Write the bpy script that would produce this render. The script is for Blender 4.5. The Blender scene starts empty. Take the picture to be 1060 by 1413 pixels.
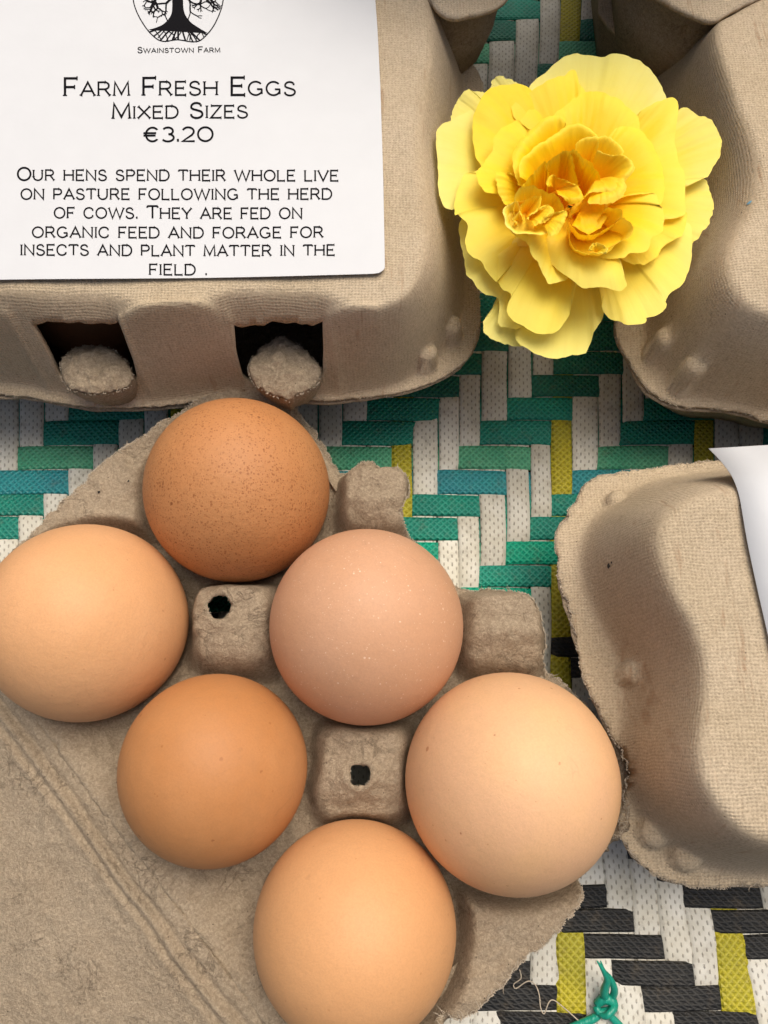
import bpy, math, random
import numpy as np
from mathutils import Vector, Matrix, noise as mnoise
random.seed(7); rng = np.random.default_rng(11)
SC = bpy.context.scene
COL = SC.collection
CM = 0.01
# ------------------------------------------------------------------ camera
F = 1062.0; TH = math.radians(18.0); HC = 21.5            # focal length (px of a 1060x1413 frame), tilt, height (cm)
cT, sT = math.cos(TH), math.sin(TH)
cam = bpy.data.cameras.new('camera'); camo = bpy.data.objects.new('camera', cam); COL.objects.link(camo)
cam.sensor_fit = 'VERTICAL'; cam.sensor_height = 24.0; cam.lens = 24.0 * F / 1413.0
cam.clip_start = 0.005; cam.clip_end = 50.0
camo.location = (0, 0, HC * CM); camo.rotation_euler = (TH, 0, 0)
SC.camera = camo
# ------------------------------------------------------------------ light
SUN_EL = math.radians(68); SUN_AZ = math.radians(33)       # azimuth from +Y towards +X
w = bpy.data.worlds.new("World"); SC.world = w; w.use_nodes = True
nt = w.node_tree; bg = nt.nodes['Background']
sky = nt.nodes.new('ShaderNodeTexSky'); sky.sky_type = 'NISHITA'; sky.sun_disc = False
sky.sun_elevation = SUN_EL; sky.sun_rotation = SUN_AZ; sky.air_density = 1.0; sky.dust_density = 9.0; sky.ozone_density = 1.0
nt.links.new(sky.outputs[0], bg.inputs[0]); bg.inputs[1].default_value = 0.11
sl = bpy.data.lights.new('sun', 'SUN'); sl.energy = 2.25; sl.angle = math.radians(50); sl.color = (1.0, 0.955, 0.83)
so = bpy.data.objects.new('sun', sl); COL.objects.link(so)
sd = Vector((math.sin(SUN_AZ) * math.cos(SUN_EL), math.cos(SUN_AZ) * math.cos(SUN_EL), math.sin(SUN_EL)))
so.rotation_euler = sd.to_track_quat('Z', 'Y').to_euler(); so.location = (0, 0, 1)
SC.view_settings.view_transform = 'Standard'; SC.view_settings.look = 'None'
SC.view_settings.exposure = 0.03; SC.view_settings.gamma = 1.0
SC.cycles.max_bounces = 8; SC.cycles.diffuse_bounces = 5; SC.cycles.transparent_max_bounces = 8
SC.cycles.use_denoising = True

# ------------------------------------------------------------------ geometry helpers (all in cm)
def P(x, y, z):
    """point of the place (cm) at height z that lies on the sight line of picture point x, y"""
    u = (x - 530) / F; v = (y - 706.5) / F
    d = (u, sT - v * cT, -cT - v * sT)
    t = (HC - z) / (-d[2])
    return np.array([d[0] * t, d[1] * t, HC + d[2] * t])
def PP(pts, z): return np.array([P(x, y, z)[:2] for x, y in pts])

def link(o, parent=None):
    COL.objects.link(o)
    if parent is not None: o.parent = parent
    return o
def mesh_obj(name, V, Fc, mat=None, parent=None, smooth=True, uv=None, attr=None):
    """V (n,3) in cm. attr: dict name -> per vertex floats. uv: per vertex (n,2)"""
    V = np.asarray(V, dtype=np.float64) * CM
    me = bpy.data.meshes.new(name); me.from_pydata(V.tolist(), [], [tuple(int(i) for i in f) for f in Fc])
    if smooth: me.polygons.foreach_set('use_smooth', [True] * len(me.polygons))
    if uv is not None:
        lay = me.uv_layers.new(name='UVMap'); idx = np.empty(len(me.loops), dtype=np.int32)
        me.loops.foreach_get('vertex_index', idx)
        lay.data.foreach_set('uv', np.asarray(uv, dtype=np.float32)[idx].ravel())
    if attr:
        for k, a in attr.items():
            at = me.attributes.new(k, 'FLOAT', 'POINT'); at.data.foreach_set('value', np.asarray(a, dtype=np.float32))
    me.update()
    o = bpy.data.objects.new(name, me); link(o, parent)
    if mat: me.materials.append(mat)
    return o
def grid_faces(nr, nc, wrap=False):
    f = []
    for r in range(nr - 1):
        for c in range(nc if wrap else nc - 1):
            c2 = (c + 1) % nc
            f.append((r * nc + c, r * nc + c2, (r + 1) * nc + c2, (r + 1) * nc + c))
    return f
def tag(o, label, cat, group=None):
    o['label'] = label; o['category'] = cat
    if group: o['group'] = group
def empty(name, loc, label, cat, group=None):
    o = bpy.data.objects.new(name, None); link(o); o.empty_display_size = .01
    o.location = Vector(loc) * CM; tag(o, label, cat, group); return o
def part(o, th):
    """parent o (built in world coordinates) to thing th that stands elsewhere"""
    o.parent = th; o.matrix_parent_inverse = Matrix.Translation(-th.location); return o

def value_noise(x, y, freq, seed):
    r = np.random.default_rng(seed); T = r.random((64, 64)) * 2 - 1
    X = x * freq + 100.37; Y = y * freq + 71.91
    xi = np.floor(X).astype(int); yi = np.floor(Y).astype(int)
    fx = X - xi; fy = Y - yi; fx = fx * fx * (3 - 2 * fx); fy = fy * fy * (3 - 2 * fy)
    g = lambda a, b: T[a % 64, b % 64]
    return (g(xi, yi) * (1 - fx) + g(xi + 1, yi) * fx) * (1 - fy) + (g(xi, yi + 1) * (1 - fx) + g(xi + 1, yi + 1) * fx) * fy
def fbm(x, y, freq, seed, oct=4, ridge=False):
    s = 0; a = 1; n = 0
    for k in range(oct):
        c, d = math.cos(k * 1.1), math.sin(k * 1.1)
        v = value_noise(x * c - y * d, x * d + y * c, freq, seed + k)
        if ridge: v = 1 - 2 * np.abs(v) ** .8
        s = s + a * v; n += a; a *= .5; freq *= 2.03
    return s / n
def seg_dist(px, py, poly, closed=True):
    """distance to polyline and the nearest point on it"""
    best = np.full(px.shape, 1e9); nx = np.zeros(px.shape); ny = np.zeros(px.shape)
    n = len(poly)
    for i in range(n if closed else n - 1):
        a = poly[i]; b = poly[(i + 1) % n]; ab = b - a; L = ab @ ab + 1e-12
        t = np.clip(((px - a[0]) * ab[0] + (py - a[1]) * ab[1]) / L, 0, 1)
        qx = a[0] + t * ab[0]; qy = a[1] + t * ab[1]; d = np.hypot(px - qx, py - qy)
        m = d < best; best = np.where(m, d, best); nx = np.where(m, qx, nx); ny = np.where(m, qy, ny)
    return best, nx, ny
def inside(px, py, poly):
    r = np.zeros(px.shape, bool); n = len(poly)
    for i in range(n):
        a = poly[i]; b = poly[(i + 1) % n]
        if a[1] == b[1]: continue
        c = ((a[1] > py) != (b[1] > py)) & (px < (b[0] - a[0]) * (py - a[1]) / (b[1] - a[1]) + a[0])
        r ^= c
    return r
def smooth_poly(p, it=2, closed=True):
    p = np.asarray(p, float)
    for _ in range(it):
        q = []; n = len(p)
        for i in range(n if closed else n - 1):
            a = p[i]; b = p[(i + 1) % n]; q += [a * .75 + b * .25, a * .25 + b * .75]
        if not closed: q = [p[0]] + q + [p[-1]]
        p = np.array(q)
    return p
def rough_poly(p, step, amp, seed, freq=2.2, amp2=0.0):
    """resample a closed polygon and fray it"""
    p = np.asarray(p, float); out = []
    n = len(p)
    for i in range(n):
        a = p[i]; b = p[(i + 1) % n]; k = max(1, int(np.hypot(*(b - a)) / step))
        for j in range(k): out.append(a + (b - a) * j / k)
    out = np.array(out)
    t = np.roll(out, -1, 0) - np.roll(out, 1, 0); L = np.hypot(t[:, 0], t[:, 1])[:, None] + 1e-9
    nrm = np.stack([t[:, 1], -t[:, 0]], 1) / L
    d = fbm(out[:, 0], out[:, 1], freq, seed, 3) * amp + fbm(out[:, 0], out[:, 1], freq * 4, seed + 9, 2) * amp2
    return out + nrm * d[:, None]
def sstep(a, b, x):
    t = np.clip((x - a) / (b - a), 0, 1); return t * t * (3 - 2 * t)
def blur(h, n):
    for _ in range(n):
        p = np.pad(h, 1, mode='edge')
        h = (p[:-2, 1:-1] + p[2:, 1:-1] + p[1:-1, :-2] + p[1:-1, 2:] + 2 * h) / 6
    return h

class Sheet:
    """moulded pulp sheet: a height grid cut along an outline"""
    def __init__(s, outline, hf, step, nblur=2, post=None, pad=.2):
        s.out = np.asarray(outline, float); s.step = step
        x0, y0 = s.out.min(0) - pad; x1, y1 = s.out.max(0) + pad
        s.x = np.arange(x0, x1, step); s.y = np.arange(y0, y1, step)
        s.X, s.Y = np.meshgrid(s.x, s.y)
        s.h = blur(hf(s.X, s.Y), nblur)
        if post is not None: s.h = post(s.X, s.Y, s.h)
    def at(s, x, y):
        fx = np.clip((np.asarray(x) - s.x[0]) / s.step, 0, len(s.x) - 1.001); fy = np.clip((np.asarray(y) - s.y[0]) / s.step, 0, len(s.y) - 1.001)
        i = fx.astype(int); j = fy.astype(int); a = fx - i; b = fy - j
        return (s.h[j, i] * (1 - a) + s.h[j, i + 1] * a) * (1 - b) + (s.h[j + 1, i] * (1 - a) + s.h[j + 1, i + 1] * a) * b
    def hit(s, px, py):
        """first point of the sheet on the sight line of a picture point"""
        zs = np.arange(7.6, 0, -.02); pts = np.array([P(px, py, z) for z in zs])
        h = s.at(pts[:, 0], pts[:, 1]); k = np.argmax(zs <= h)
        return pts[k]
    def build(s, name, mat, parent, holes=(), thick=.13):
        X = s.X.copy(); Y = s.Y.copy(); ny, nx = X.shape
        cx = X[:-1, :-1] + s.step / 2; cy = Y[:-1, :-1] + s.step / 2
        keep = inside(cx, cy, s.out)
        for hpoly in holes: keep &= ~inside(cx, cy, hpoly)
        kp = np.pad(keep, 1)
        cnt = kp[:-1, :-1].astype(int) + kp[1:, :-1] + kp[:-1, 1:] + kp[1:, 1:]
        bd = (cnt > 0) & (cnt < 4)
        bi = np.where(bd); bx = X[bi]; by = Y[bi]
        best, qx, qy = seg_dist(bx, by, s.out)
        for hpoly in holes:
            d, hx, hy = seg_dist(bx, by, np.asarray(hpoly)); m = d < best
            best = np.where(m, d, best); qx = np.where(m, hx, qx); qy = np.where(m, hy, qy)
        X[bi] = qx; Y[bi] = qy
        Z = s.at(X, Y)
        gy, gx = np.gradient(s.h, s.step)
        U = np.cumsum(np.sqrt(1 + np.minimum(gx, 4) ** 2) * s.step, 1); U = blur(U - U[:, [U.shape[1] // 2]], 4)
        W = np.cumsum(np.sqrt(1 + np.minimum(gy, 4) ** 2) * s.step, 0); W = blur(W - W[[W.shape[0] // 2], :], 4)
        idx = np.arange(ny * nx).reshape(ny, nx)
        jj, ii = np.where(keep)
        faces = np.stack([idx[jj, ii], idx[jj, ii + 1], idx[jj + 1, ii + 1], idx[jj + 1, ii]], 1)
        used = np.unique(faces); remap = np.full(ny * nx, -1); remap[used] = np.arange(len(used))
        V = np.stack([X.ravel(), Y.ravel(), Z.ravel()], 1)[used]
        uv = np.stack([U.ravel(), W.ravel()], 1)[used]
        o = mesh_obj(name, V, remap[faces], mat, None, True, uv)
        if parent is not None: part(o, parent)
        md = o.modifiers.new('thickness', 'SOLIDIFY'); md.thickness = thick * CM; md.offset = -1
        return o

# ------------------------------------------------------------------ materials
def newmat(name):
    m = bpy.data.materials.new(name); m.use_nodes = True
    return m, m.node_tree.nodes, m.node_tree.links, m.node_tree.nodes['Principled BSDF']
def N(nd, t, **k):
    n = nd.new(t)
    for a, v in k.items():
        if hasattr(n, a): setattr(n, a, v)
        else: n.inputs[a].default_value = v
    return n
def ramp(nd, stops):
    r = nd.new('ShaderNodeValToRGB'); e = r.color_ramp.elements
    while len(e) < len(stops): e.new(.5)
    for x, (p, c) in zip(e, stops):
        x.position = p; x.color = (*c, 1) if len(c) == 3 else c
    return r
def math_n(nd, lk, op, a, b=None, c=None):
    n = nd.new('ShaderNodeMath'); n.operation = op
    for i, v in enumerate((a, b, c)):
        if v is None: continue
        if isinstance(v, (int, float)): n.inputs[i].default_value = v
        else: lk.new(v, n.inputs[i])
    return n.outputs[0]
def mixc(nd, lk, f, a, b, blend='MIX'):
    n = nd.new('ShaderNodeMix'); n.data_type = 'RGBA'; n.blend_type = blend
    for s, v in ((n.inputs[0], f), (n.inputs[6], a), (n.inputs[7], b)):
        if isinstance(v, (int, float)): s.default_value = v
        elif isinstance(v, tuple): s.default_value = (*v, 1)
        else: lk.new(v, s)
    return n.outputs[2]
def noise_n(nd, lk, vec, scale, detail=4, rough=.6, dist=0):
    n = nd.new('ShaderNodeTexNoise'); n.inputs['Scale'].default_value = scale; n.inputs['Detail'].default_value = detail
    n.inputs['Roughness'].default_value = rough; n.inputs['Distortion'].default_value = dist
    lk.new(vec, n.inputs['Vector']); return n.outputs['Fac']
def thresh(nd, lk, v, a, b):
    n = nd.new('ShaderNodeMapRange'); n.interpolation_type = 'SMOOTHSTEP'; lk.new(v, n.inputs[0])
    n.inputs[1].default_value = a; n.inputs[2].default_value = b; return n.outputs[0]
def mapping(nd, lk, vec, scale=(1, 1, 1), rot=(0, 0, 0), loc=(0, 0, 0)):
    n = nd.new('ShaderNodeMapping'); n.inputs['Scale'].default_value = scale; n.inputs['Rotation'].default_value = rot
    n.inputs['Location'].default_value = loc; lk.new(vec, n.inputs[0]); return n.outputs[0]
def bump(nd, lk, h, dist, strength=1.0, prev=None):
    n = nd.new('ShaderNodeBump'); n.inputs['Strength'].default_value = strength; n.inputs['Distance'].default_value = dist
    lk.new(h, n.inputs['Height'])
    if prev is not None: lk.new(prev, n.inputs['Normal'])
    return n.outputs[0]

def pulp_material(name, base, dark, light, mesh_texture, rough_amp=1.0, seed=0.0):
    m, nd, lk, bs = newmat(name)
    tc = nd.new('ShaderNodeTexCoord'); geo = nd.new('ShaderNodeNewGeometry')
    pos = mapping(nd, lk, geo.outputs['Position'], (100, 100, 100), loc=(seed, seed * 1.7, 0))    # cm
    big = noise_n(nd, lk, pos, .45, 3, .55)
    mid = noise_n(nd, lk, pos, 3.0, 5, .65, .4)
    fine = noise_n(nd, lk, pos, 16, 6, .75, .6)
    grain = noise_n(nd, lk, pos, 45, 3, .8)
    c = mixc(nd, lk, thresh(nd, lk, big, .35, .68), base, light)
    c = mixc(nd, lk, math_n(nd, lk, 'MULTIPLY', thresh(nd, lk, mid, .5, .8), .35), c, dark)
    f2 = thresh(nd, lk, fine, .3, .75)
    c = mixc(nd, lk, .38 if mesh_texture else .55, c, mixc(nd, lk, f2, tuple(x * .62 for x in dark), tuple(min(1, x * 1.35) for x in light)), 'MIX')
    # dark flecks and brown fibres
    vo = nd.new('ShaderNodeTexVoronoi'); vo.inputs['Scale'].default_value = 3.1; lk.new(pos, vo.inputs['Vector'])
    fl = thresh(nd, lk, math_n(nd, lk, 'ADD', vo.outputs['Distance'], math_n(nd, lk, 'MULTIPLY', grain, .08)), .105, .075)
    c = mixc(nd, lk, math_n(nd, lk, 'MULTIPLY', fl, .75), c, (.05, .035, .022))
    fib = noise_n(nd, lk, mapping(nd, lk, pos, (2.2, 9, 5), (0, .3, .8)), 2.4, 3, .6, 1.2)
    fm = thresh(nd, lk, math_n(nd, lk, 'ABSOLUTE', math_n(nd, lk, 'SUBTRACT', fib, .5)), .012, .0)
    c = mixc(nd, lk, math_n(nd, lk, 'MULTIPLY', fm, .3), c, tuple(x * .45 for x in dark))
    h = math_n(nd, lk, 'ADD', math_n(nd, lk, 'MULTIPLY', mid, .8), math_n(nd, lk, 'MULTIPLY', fine, .75))
    h = math_n(nd, lk, 'ADD', h, math_n(nd, lk, 'MULTIPLY', grain, .25))
    if mesh_texture:
        wob = noise_n(nd, lk, pos, 1.2, 2, .5)
        sep = nd.new('ShaderNodeSeparateXYZ'); lk.new(pos, sep.inputs[0])
        sn = nd.new('ShaderNodeSeparateXYZ'); lk.new(geo.outputs['Normal'], sn.inputs[0])
        k = 2 * math.pi / .077
        sins = []
        for ax, kk in ((0, k), (1, k * 1.1), (2, k * 1.05)):
            sins.append(math_n(nd, lk, 'SINE', math_n(nd, lk, 'MULTIPLY_ADD', sep.outputs[ax], kk, math_n(nd, lk, 'MULTIPLY', wob, 15.0 + ax))))
        wts = [math_n(nd, lk, 'POWER', math_n(nd, lk, 'ABSOLUTE', sn.outputs[i]), 5.0) for i in range(3)]
        tot = math_n(nd, lk, 'ADD', math_n(nd, lk, 'ADD', wts[0], wts[1]), wts[2])
        acc = None
        for i in range(3):
            p_, q_ = [j for j in range(3) if j != i]
            e_ = math_n(nd, lk, 'MULTIPLY', math_n(nd, lk, 'ADD', math_n(nd, lk, 'MULTIPLY', sins[p_], .5), math_n(nd, lk, 'MULTIPLY', sins[q_], .6)), wts[i])
            acc = e_ if acc is None else math_n(nd, lk, 'ADD', acc, e_)
        mxn = math_n(nd, lk, 'MAXIMUM', math_n(nd, lk, 'MAXIMUM', wts[0], wts[1]), wts[2])
        wv = math_n(nd, lk, 'MULTIPLY', math_n(nd, lk, 'DIVIDE', acc, tot), thresh(nd, lk, math_n(nd, lk, 'DIVIDE', mxn, tot), .55, .97))
        pit = math_n(nd, lk, 'ADD', wv, math_n(nd, lk, 'MULTIPLY', math_n(nd, lk, 'SUBTRACT', fine, .5), 3.2))
        pitm = thresh(nd, lk, pit, -.25, -1.1)
        c = mixc(nd, lk, math_n(nd, lk, 'MULTIPLY', pitm, .30), c, tuple(x * .5 for x in dark))
        # brown rubbed streaks
        st = noise_n(nd, lk, mapping(nd, lk, pos, (2.6, .32, .32)), 1.3, 4, .7)
        st2 = math_n(nd, lk, 'MULTIPLY', thresh(nd, lk, st, .60, .70), thresh(nd, lk, fine, .38, .6))
        c = mixc(nd, lk, math_n(nd, lk, 'MULTIPLY', st2, .6), c, (.24, .115, .05))
        nr = bump(nd, lk, h, .0006 * rough_amp, .6)
        nr = bump(nd, lk, math_n(nd, lk, 'MULTIPLY', wv, math_n(nd, lk, 'MULTIPLY_ADD', mid, .9, .45)), .0001, .6, nr)
    else:
        wr = noise_n(nd, lk, pos, 1.1, 6, .6, 1.5)
        crk = thresh(nd, lk, math_n(nd, lk, 'ABSOLUTE', math_n(nd, lk, 'SUBTRACT', wr, .5)), 0, .022)
        msk = thresh(nd, lk, noise_n(nd, lk, pos, .7, 2, .5), .47, .6)
        crk2 = math_n(nd, lk, 'MAXIMUM', crk, math_n(nd, lk, 'SUBTRACT', 1.0, msk))
        h = math_n(nd, lk, 'ADD', h, math_n(nd, lk, 'MULTIPLY', crk2, .38))
        c = mixc(nd, lk, math_n(nd, lk, 'MULTIPLY', math_n(nd, lk, 'SUBTRACT', 1.0, crk2), .4), c, tuple(x * .45 for x in dark))
        nr = bump(nd, lk, h, .0011 * rough_amp, .75)
    lk.new(c, bs.inputs['Base Color']); lk.new(nr, bs.inputs['Normal'])
    bs.inputs['Roughness'].default_value = .93; bs.inputs['Specular IOR Level'].default_value = .18
    return m
M_LID = pulp_material('lid pulp', (.49, .39, .265), (.38, .29, .185), (.55, .445, .32), True)
M_TRAY = pulp_material('tray pulp', (.44, .345, .24), (.32, .235, .15), (.51, .41, .295), False, 1.7, 3.3)
M_FIBRE, _, _, b_ = newmat('fibre'); b_.inputs['Base Color'].default_value = (.50, .42, .32, 1); b_.inputs['Roughness'].default_value = .9

def egg_material(name, base, alt, speck=None, speck_scale=10, speck_th=(.2, .12), pale=None, blotch=.25, seed=0., bumpy=1., speck_mix=.8):
    m, nd, lk, bs = newmat(name)
    tc = nd.new('ShaderNodeTexCoord')
    pos = mapping(nd, lk, tc.outputs['Object'], (100, 100, 100), loc=(seed, seed * .7, seed * 1.3))
    big = noise_n(nd, lk, pos, .38, 3, .5); mid = noise_n(nd, lk, pos, 3.2, 4, .6); fine = noise_n(nd, lk, pos, 22, 3, .7)
    c = mixc(nd, lk, thresh(nd, lk, big, .32, .7), base, alt)
    c = mixc(nd, lk, math_n(nd, lk, 'MULTIPLY', thresh(nd, lk, mid, .35, .75), blotch), c, tuple(x * .78 for x in base))
    smu = math_n(nd, lk, 'MULTIPLY', thresh(nd, lk, noise_n(nd, lk, mapping(nd, lk, pos, (1, 2.6, 1.4), (.4, .2, .7)), 1.5, 6, .7, .8), .60, .72), .3)
    c = mixc(nd, lk, smu, c, tuple(x * .62 for x in base))
    c = mixc(nd, lk, math_n(nd, lk, 'MULTIPLY', thresh(nd, lk, noise_n(nd, lk, pos, 5.5, 5, .7), .50, .72), .16), c, tuple(min(1, x * 1.25) for x in alt))
    pore = thresh(nd, lk, fine, .35, .7)
    c = mixc(nd, lk, math_n(nd, lk, 'MULTIPLY', pore, .16), c, tuple(x * .5 for x in base))
    def spots(scale, rmax, dens, offset):
        vo = nd.new('ShaderNodeTexVoronoi'); vo.inputs['Scale'].default_value = scale
        lk.new(mapping(nd, lk, pos, (1, 1, 1), loc=(offset, offset, 0)), vo.inputs['Vector'])
        sepc = nd.new('ShaderNodeSeparateColor'); lk.new(vo.outputs['Color'], sepc.inputs[0])
        rr = math_n(nd, lk, 'MULTIPLY', math_n(nd, lk, 'POWER', sepc.outputs[0], dens), rmax)
        d = math_n(nd, lk, 'ADD', vo.outputs['Distance'], math_n(nd, lk, 'MULTIPLY', math_n(nd, lk, 'SUBTRACT', fine, .5), .22))
        return thresh(nd, lk, math_n(nd, lk, 'SUBTRACT', d, rr), .03, -.04)
    clus = thresh(nd, lk, noise_n(nd, lk, pos, 1.1, 3, .6), .15, .6)
    if speck:
        for (sc, rmax, dens, col, k) in speck:
            c = mixc(nd, lk, math_n(nd, lk, 'MULTIPLY', math_n(nd, lk, 'MULTIPLY', spots(sc, rmax, dens, sc), clus), k), c, col)
    lk.new(c, bs.inputs['Base Color'])
    h = math_n(nd, lk, 'ADD', math_n(nd, lk, 'MULTIPLY', mid, .6), math_n(nd, lk, 'MULTIPLY', fine, .22))
    lk.new(bump(nd, lk, h, .00034 * bumpy, .6), bs.inputs['Normal'])
    bs.inputs['Roughness'].default_value = .54; bs.inputs['Specular IOR Level'].default_value = .34
    bs.inputs['Subsurface Weight'].default_value = .03; bs.inputs['Subsurface Radius'].default_value = (.004, .0018, .0008)
    bs.inputs['Subsurface Scale'].default_value = 1.0
    return m

# ------------------------------------------------------------------ woven mat
def strip_material(name, base, alt, kind):
    m, nd, lk, bs = newmat(name)
    tc = nd.new('ShaderNodeTexCoord'); geo = nd.new('ShaderNodeNewGeometry'); oi = nd.new('ShaderNodeObjectInfo')
    pos = mapping(nd, lk, geo.outputs['Position'], (100, 100, 100))
    sep = nd.new('ShaderNodeSeparateXYZ'); lk.new(tc.outputs['UV'], sep.inputs[0]); u, v = sep.outputs[0], sep.outputs[1]
    big = noise_n(nd, lk, pos, .8, 4, .6); fine = noise_n(nd, lk, pos, 14, 5, .7)
    c = mixc(nd, lk, thresh(nd, lk, big, .35, .65), base, alt)
    grime = thresh(nd, lk, noise_n(nd, lk, pos, 2.2, 6, .7), .5, .78)
    c = mixc(nd, lk, math_n(nd, lk, 'MULTIPLY', grime, .45), c, (.13, .10, .065))
    c = mixc(nd, lk, math_n(nd, lk, 'MULTIPLY', thresh(nd, lk, fine, .6, .8), .35), c, tuple(x * .45 for x in base))
    if kind == 'diamond' or kind == 'braid':
        k1 = 2 * math.pi / .20
        a = math_n(nd, lk, 'SINE', math_n(nd, lk, 'MULTIPLY', math_n(nd, lk, 'ADD', u, v), k1))
        b = math_n(nd, lk, 'SINE', math_n(nd, lk, 'MULTIPLY', math_n(nd, lk, 'SUBTRACT', v, u), k1 * 1.05))
        if kind == 'braid':
            w_ = math_n(nd, lk, 'MULTIPLY', noise_n(nd, lk, pos, 5, 3, .6), 6.0)
            b = math_n(nd, lk, 'SINE', math_n(nd, lk, 'MULTIPLY_ADD', u, 2 * math.pi / .11, w_))
        hgt = math_n(nd, lk, 'MAXIMUM', a, b)
        gro = thresh(nd, lk, hgt, .35, -.45)
        c = mixc(nd, lk, math_n(nd, lk, 'MULTIPLY', gro, .45), c, tuple(x * .45 for x in base))
        hh = math_n(nd, lk, 'ADD', hgt, math_n(nd, lk, 'MULTIPLY', fine, .8))
        nr = bump(nd, lk, hh, .0002, .8)
    else:   # slit: short pressed dashes in staggered rows
        pu, pv = .12, .24
        ru = math_n(nd, lk, 'DIVIDE', u, pu); iu = math_n(nd, lk, 'FLOOR', ru); fu = math_n(nd, lk, 'SUBTRACT', ru, iu)
        off = math_n(nd, lk, 'MULTIPLY', math_n(nd, lk, 'MODULO', iu, 2.0), .5)
        fv = math_n(nd, lk, 'FRACT', math_n(nd, lk, 'ADD', math_n(nd, lk, 'DIVIDE', v, pv), off))
        du = math_n(nd, lk, 'MULTIPLY', math_n(nd, lk, 'ABSOLUTE', math_n(nd, lk, 'SUBTRACT', fu, .5)), pu / .022)
        dv = math_n(nd, lk, 'MULTIPLY', math_n(nd, lk, 'ABSOLUTE', math_n(nd, lk, 'SUBTRACT', fv, .5)), pv / .05)
        d = math_n(nd, lk, 'SQRT', math_n(nd, lk, 'ADD', math_n(nd, lk, 'MULTIPLY', du, du), math_n(nd, lk, 'MULTIPLY', dv, dv)))
        d = math_n(nd, lk, 'ADD', d, math_n(nd, lk, 'MULTIPLY', math_n(nd, lk, 'SUBTRACT', fine, .5), 1.6))
        sl_ = thresh(nd, lk, d, 1.25, .55)
        c = mixc(nd, lk, math_n(nd, lk, 'MULTIPLY', sl_, .5), c, (.16, .12, .08))
        hh = math_n(nd, lk, 'SUBTRACT', math_n(nd, lk, 'MULTIPLY', fine, .5), sl_)
        nr = bump(nd, lk, hh, .0002, .8)
    # individual shade per strip
    hs = nd.new('ShaderNodeHueSaturation'); lk.new(c, hs.inputs['Color'])
    lk.new(math_n(nd, lk, 'MULTIPLY_ADD', oi.outputs['Random'], .22, .89), hs.inputs['Value'])
    lk.new(hs.outputs[0], bs.inputs['Base Color']); lk.new(nr, bs.inputs['Normal'])
    bs.inputs['Roughness'].default_value = .42 if kind == 'diamond' else .55
    bs.inputs['Specular IOR Level'].default_value = .4
    return m
S_WHITE = strip_material('white strip', (.68, .66, .59), (.58, .55, .46), 'slit')
S_YELL = strip_material('yellow strip', (.48, .41, .02), (.40, .36, .03), 'diamond')
S_BLACK = strip_material('black strip', (.016, .016, .016), (.028, .027, .025), 'braid')
GREENS = {
 'dark': strip_material('dark green strip', (.015, .19, .12), (.012, .16, .11), 'diamond'),
 'teal': strip_material('teal strip', (.012, .29, .20), (.015, .24, .18), 'diamond'),
 'light': strip_material('light green strip', (.12, .44, .25), (.07, .37, .21), 'diamond'),
 'blue': strip_material('blue strip', (.03, .26, .30), (.03, .30, .31), 'diamond'),
 'sat': strip_material('bright green strip', (.0, .33, .21), (.0, .30, .18), 'diamond')}

mat_t = empty('woven_mat', (0, 8, 0), 'woven plastic mat of green, white, yellow and black strips lying under the egg cartons', 'mat')
# column boundaries in the picture at three heights (60, 650, 1300)
b650 = {0: 540, 1: 569, 2: 604, 3: 632, 4: 662, 5: 698, 6: 731, 7: 760, 8: 789, 9: 825, 10: 856, 11: 887, 12: 921, 13: 957, 14: 985}
def cb650(c):
    if c < 0: return 540 + 34.3 * c
    if c > 14: return 985 + 33.5 * (c - 14)
    return b650[c]
b1345 = {7: 769, 8: 807, 9: 846, 10: 883, 11: 920, 12: 957, 13: 992, 14: 1034}
def cb1345(c):
    if c < 7: return 769 + 38.5 * (c - 7)
    if c > 14: return 1034 + 39 * (c - 14)
    return b1345[c]
_ya, _yb, _yc = P(0, 60, 0)[1], P(0, 650, 0)[1], P(0, 1345, 0)[1]; _ym = P(0, 1080, 0)[1]
def colX(c, Y):
    xa = P(cb650(c) + 12, 60, 0)[0]; xb = P(cb650(c), 650, 0)[0]
    if Y >= _yb: return xb + (xa - xb) * (Y - _yb) / (_ya - _yb)
    xm = P(cb650(c), 1080, 0)[0]; xc = P(cb1345(c), 1345, 0)[0]
    if Y >= _ym: return xb + (xm - xb) * (Y - _yb) / (_ym - _yb)
    return xm + (xc - xm) * (Y - _ym) / (_yc - _ym)
rows_px = {-18: 27, -5: 485, -4: 517, -3: 548, -2: 580, -1: 615, 0: 648, 1: 683, 2: 713, 3: 746, 4: 780, 5: 811, 6: 845, 7: 879, 8: 908, 20: 1288, 23: 1397}
_rk = sorted(rows_px); _ry = [P(650, rows_px[k], 0)[1] for k in _rk]
def rowY(r):
    if r < _rk[0]: return _ry[0] + (_rk[0] - r) * .98
    if r > _rk[-1]: return _ry[-1] - (r - _rk[-1]) * .58
    return float(np.interp(r, _rk, _ry))
def v_over(c, r):
    rr = r if r <= 7 else 14 - r
    return ((c - 2 + rr) % 6) >= 3
R0, R1, C0, C1 = -24, 31, -19, 27
AMP = .04
sub = 5
def zprof(states, amp):
    """smooth height along a strip through cells (True = on top)"""
    z = []
    n = len(states)
    for i in range(n):
        for k in range(sub):
            t = (k + .5) / sub; s = 1. if states[i] else -1.
            if t < .3 and i > 0: p = 1. if states[i - 1] else -1.; a = .5 - .5 * t / .3; s = s * (1 - a) + p * a
            if t > .7 and i < n - 1: p = 1. if states[i + 1] else -1.; a = .5 * (t - .7) / .3; s = s * (1 - a) + p * a
            z.append(s * amp)
    return z
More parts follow.
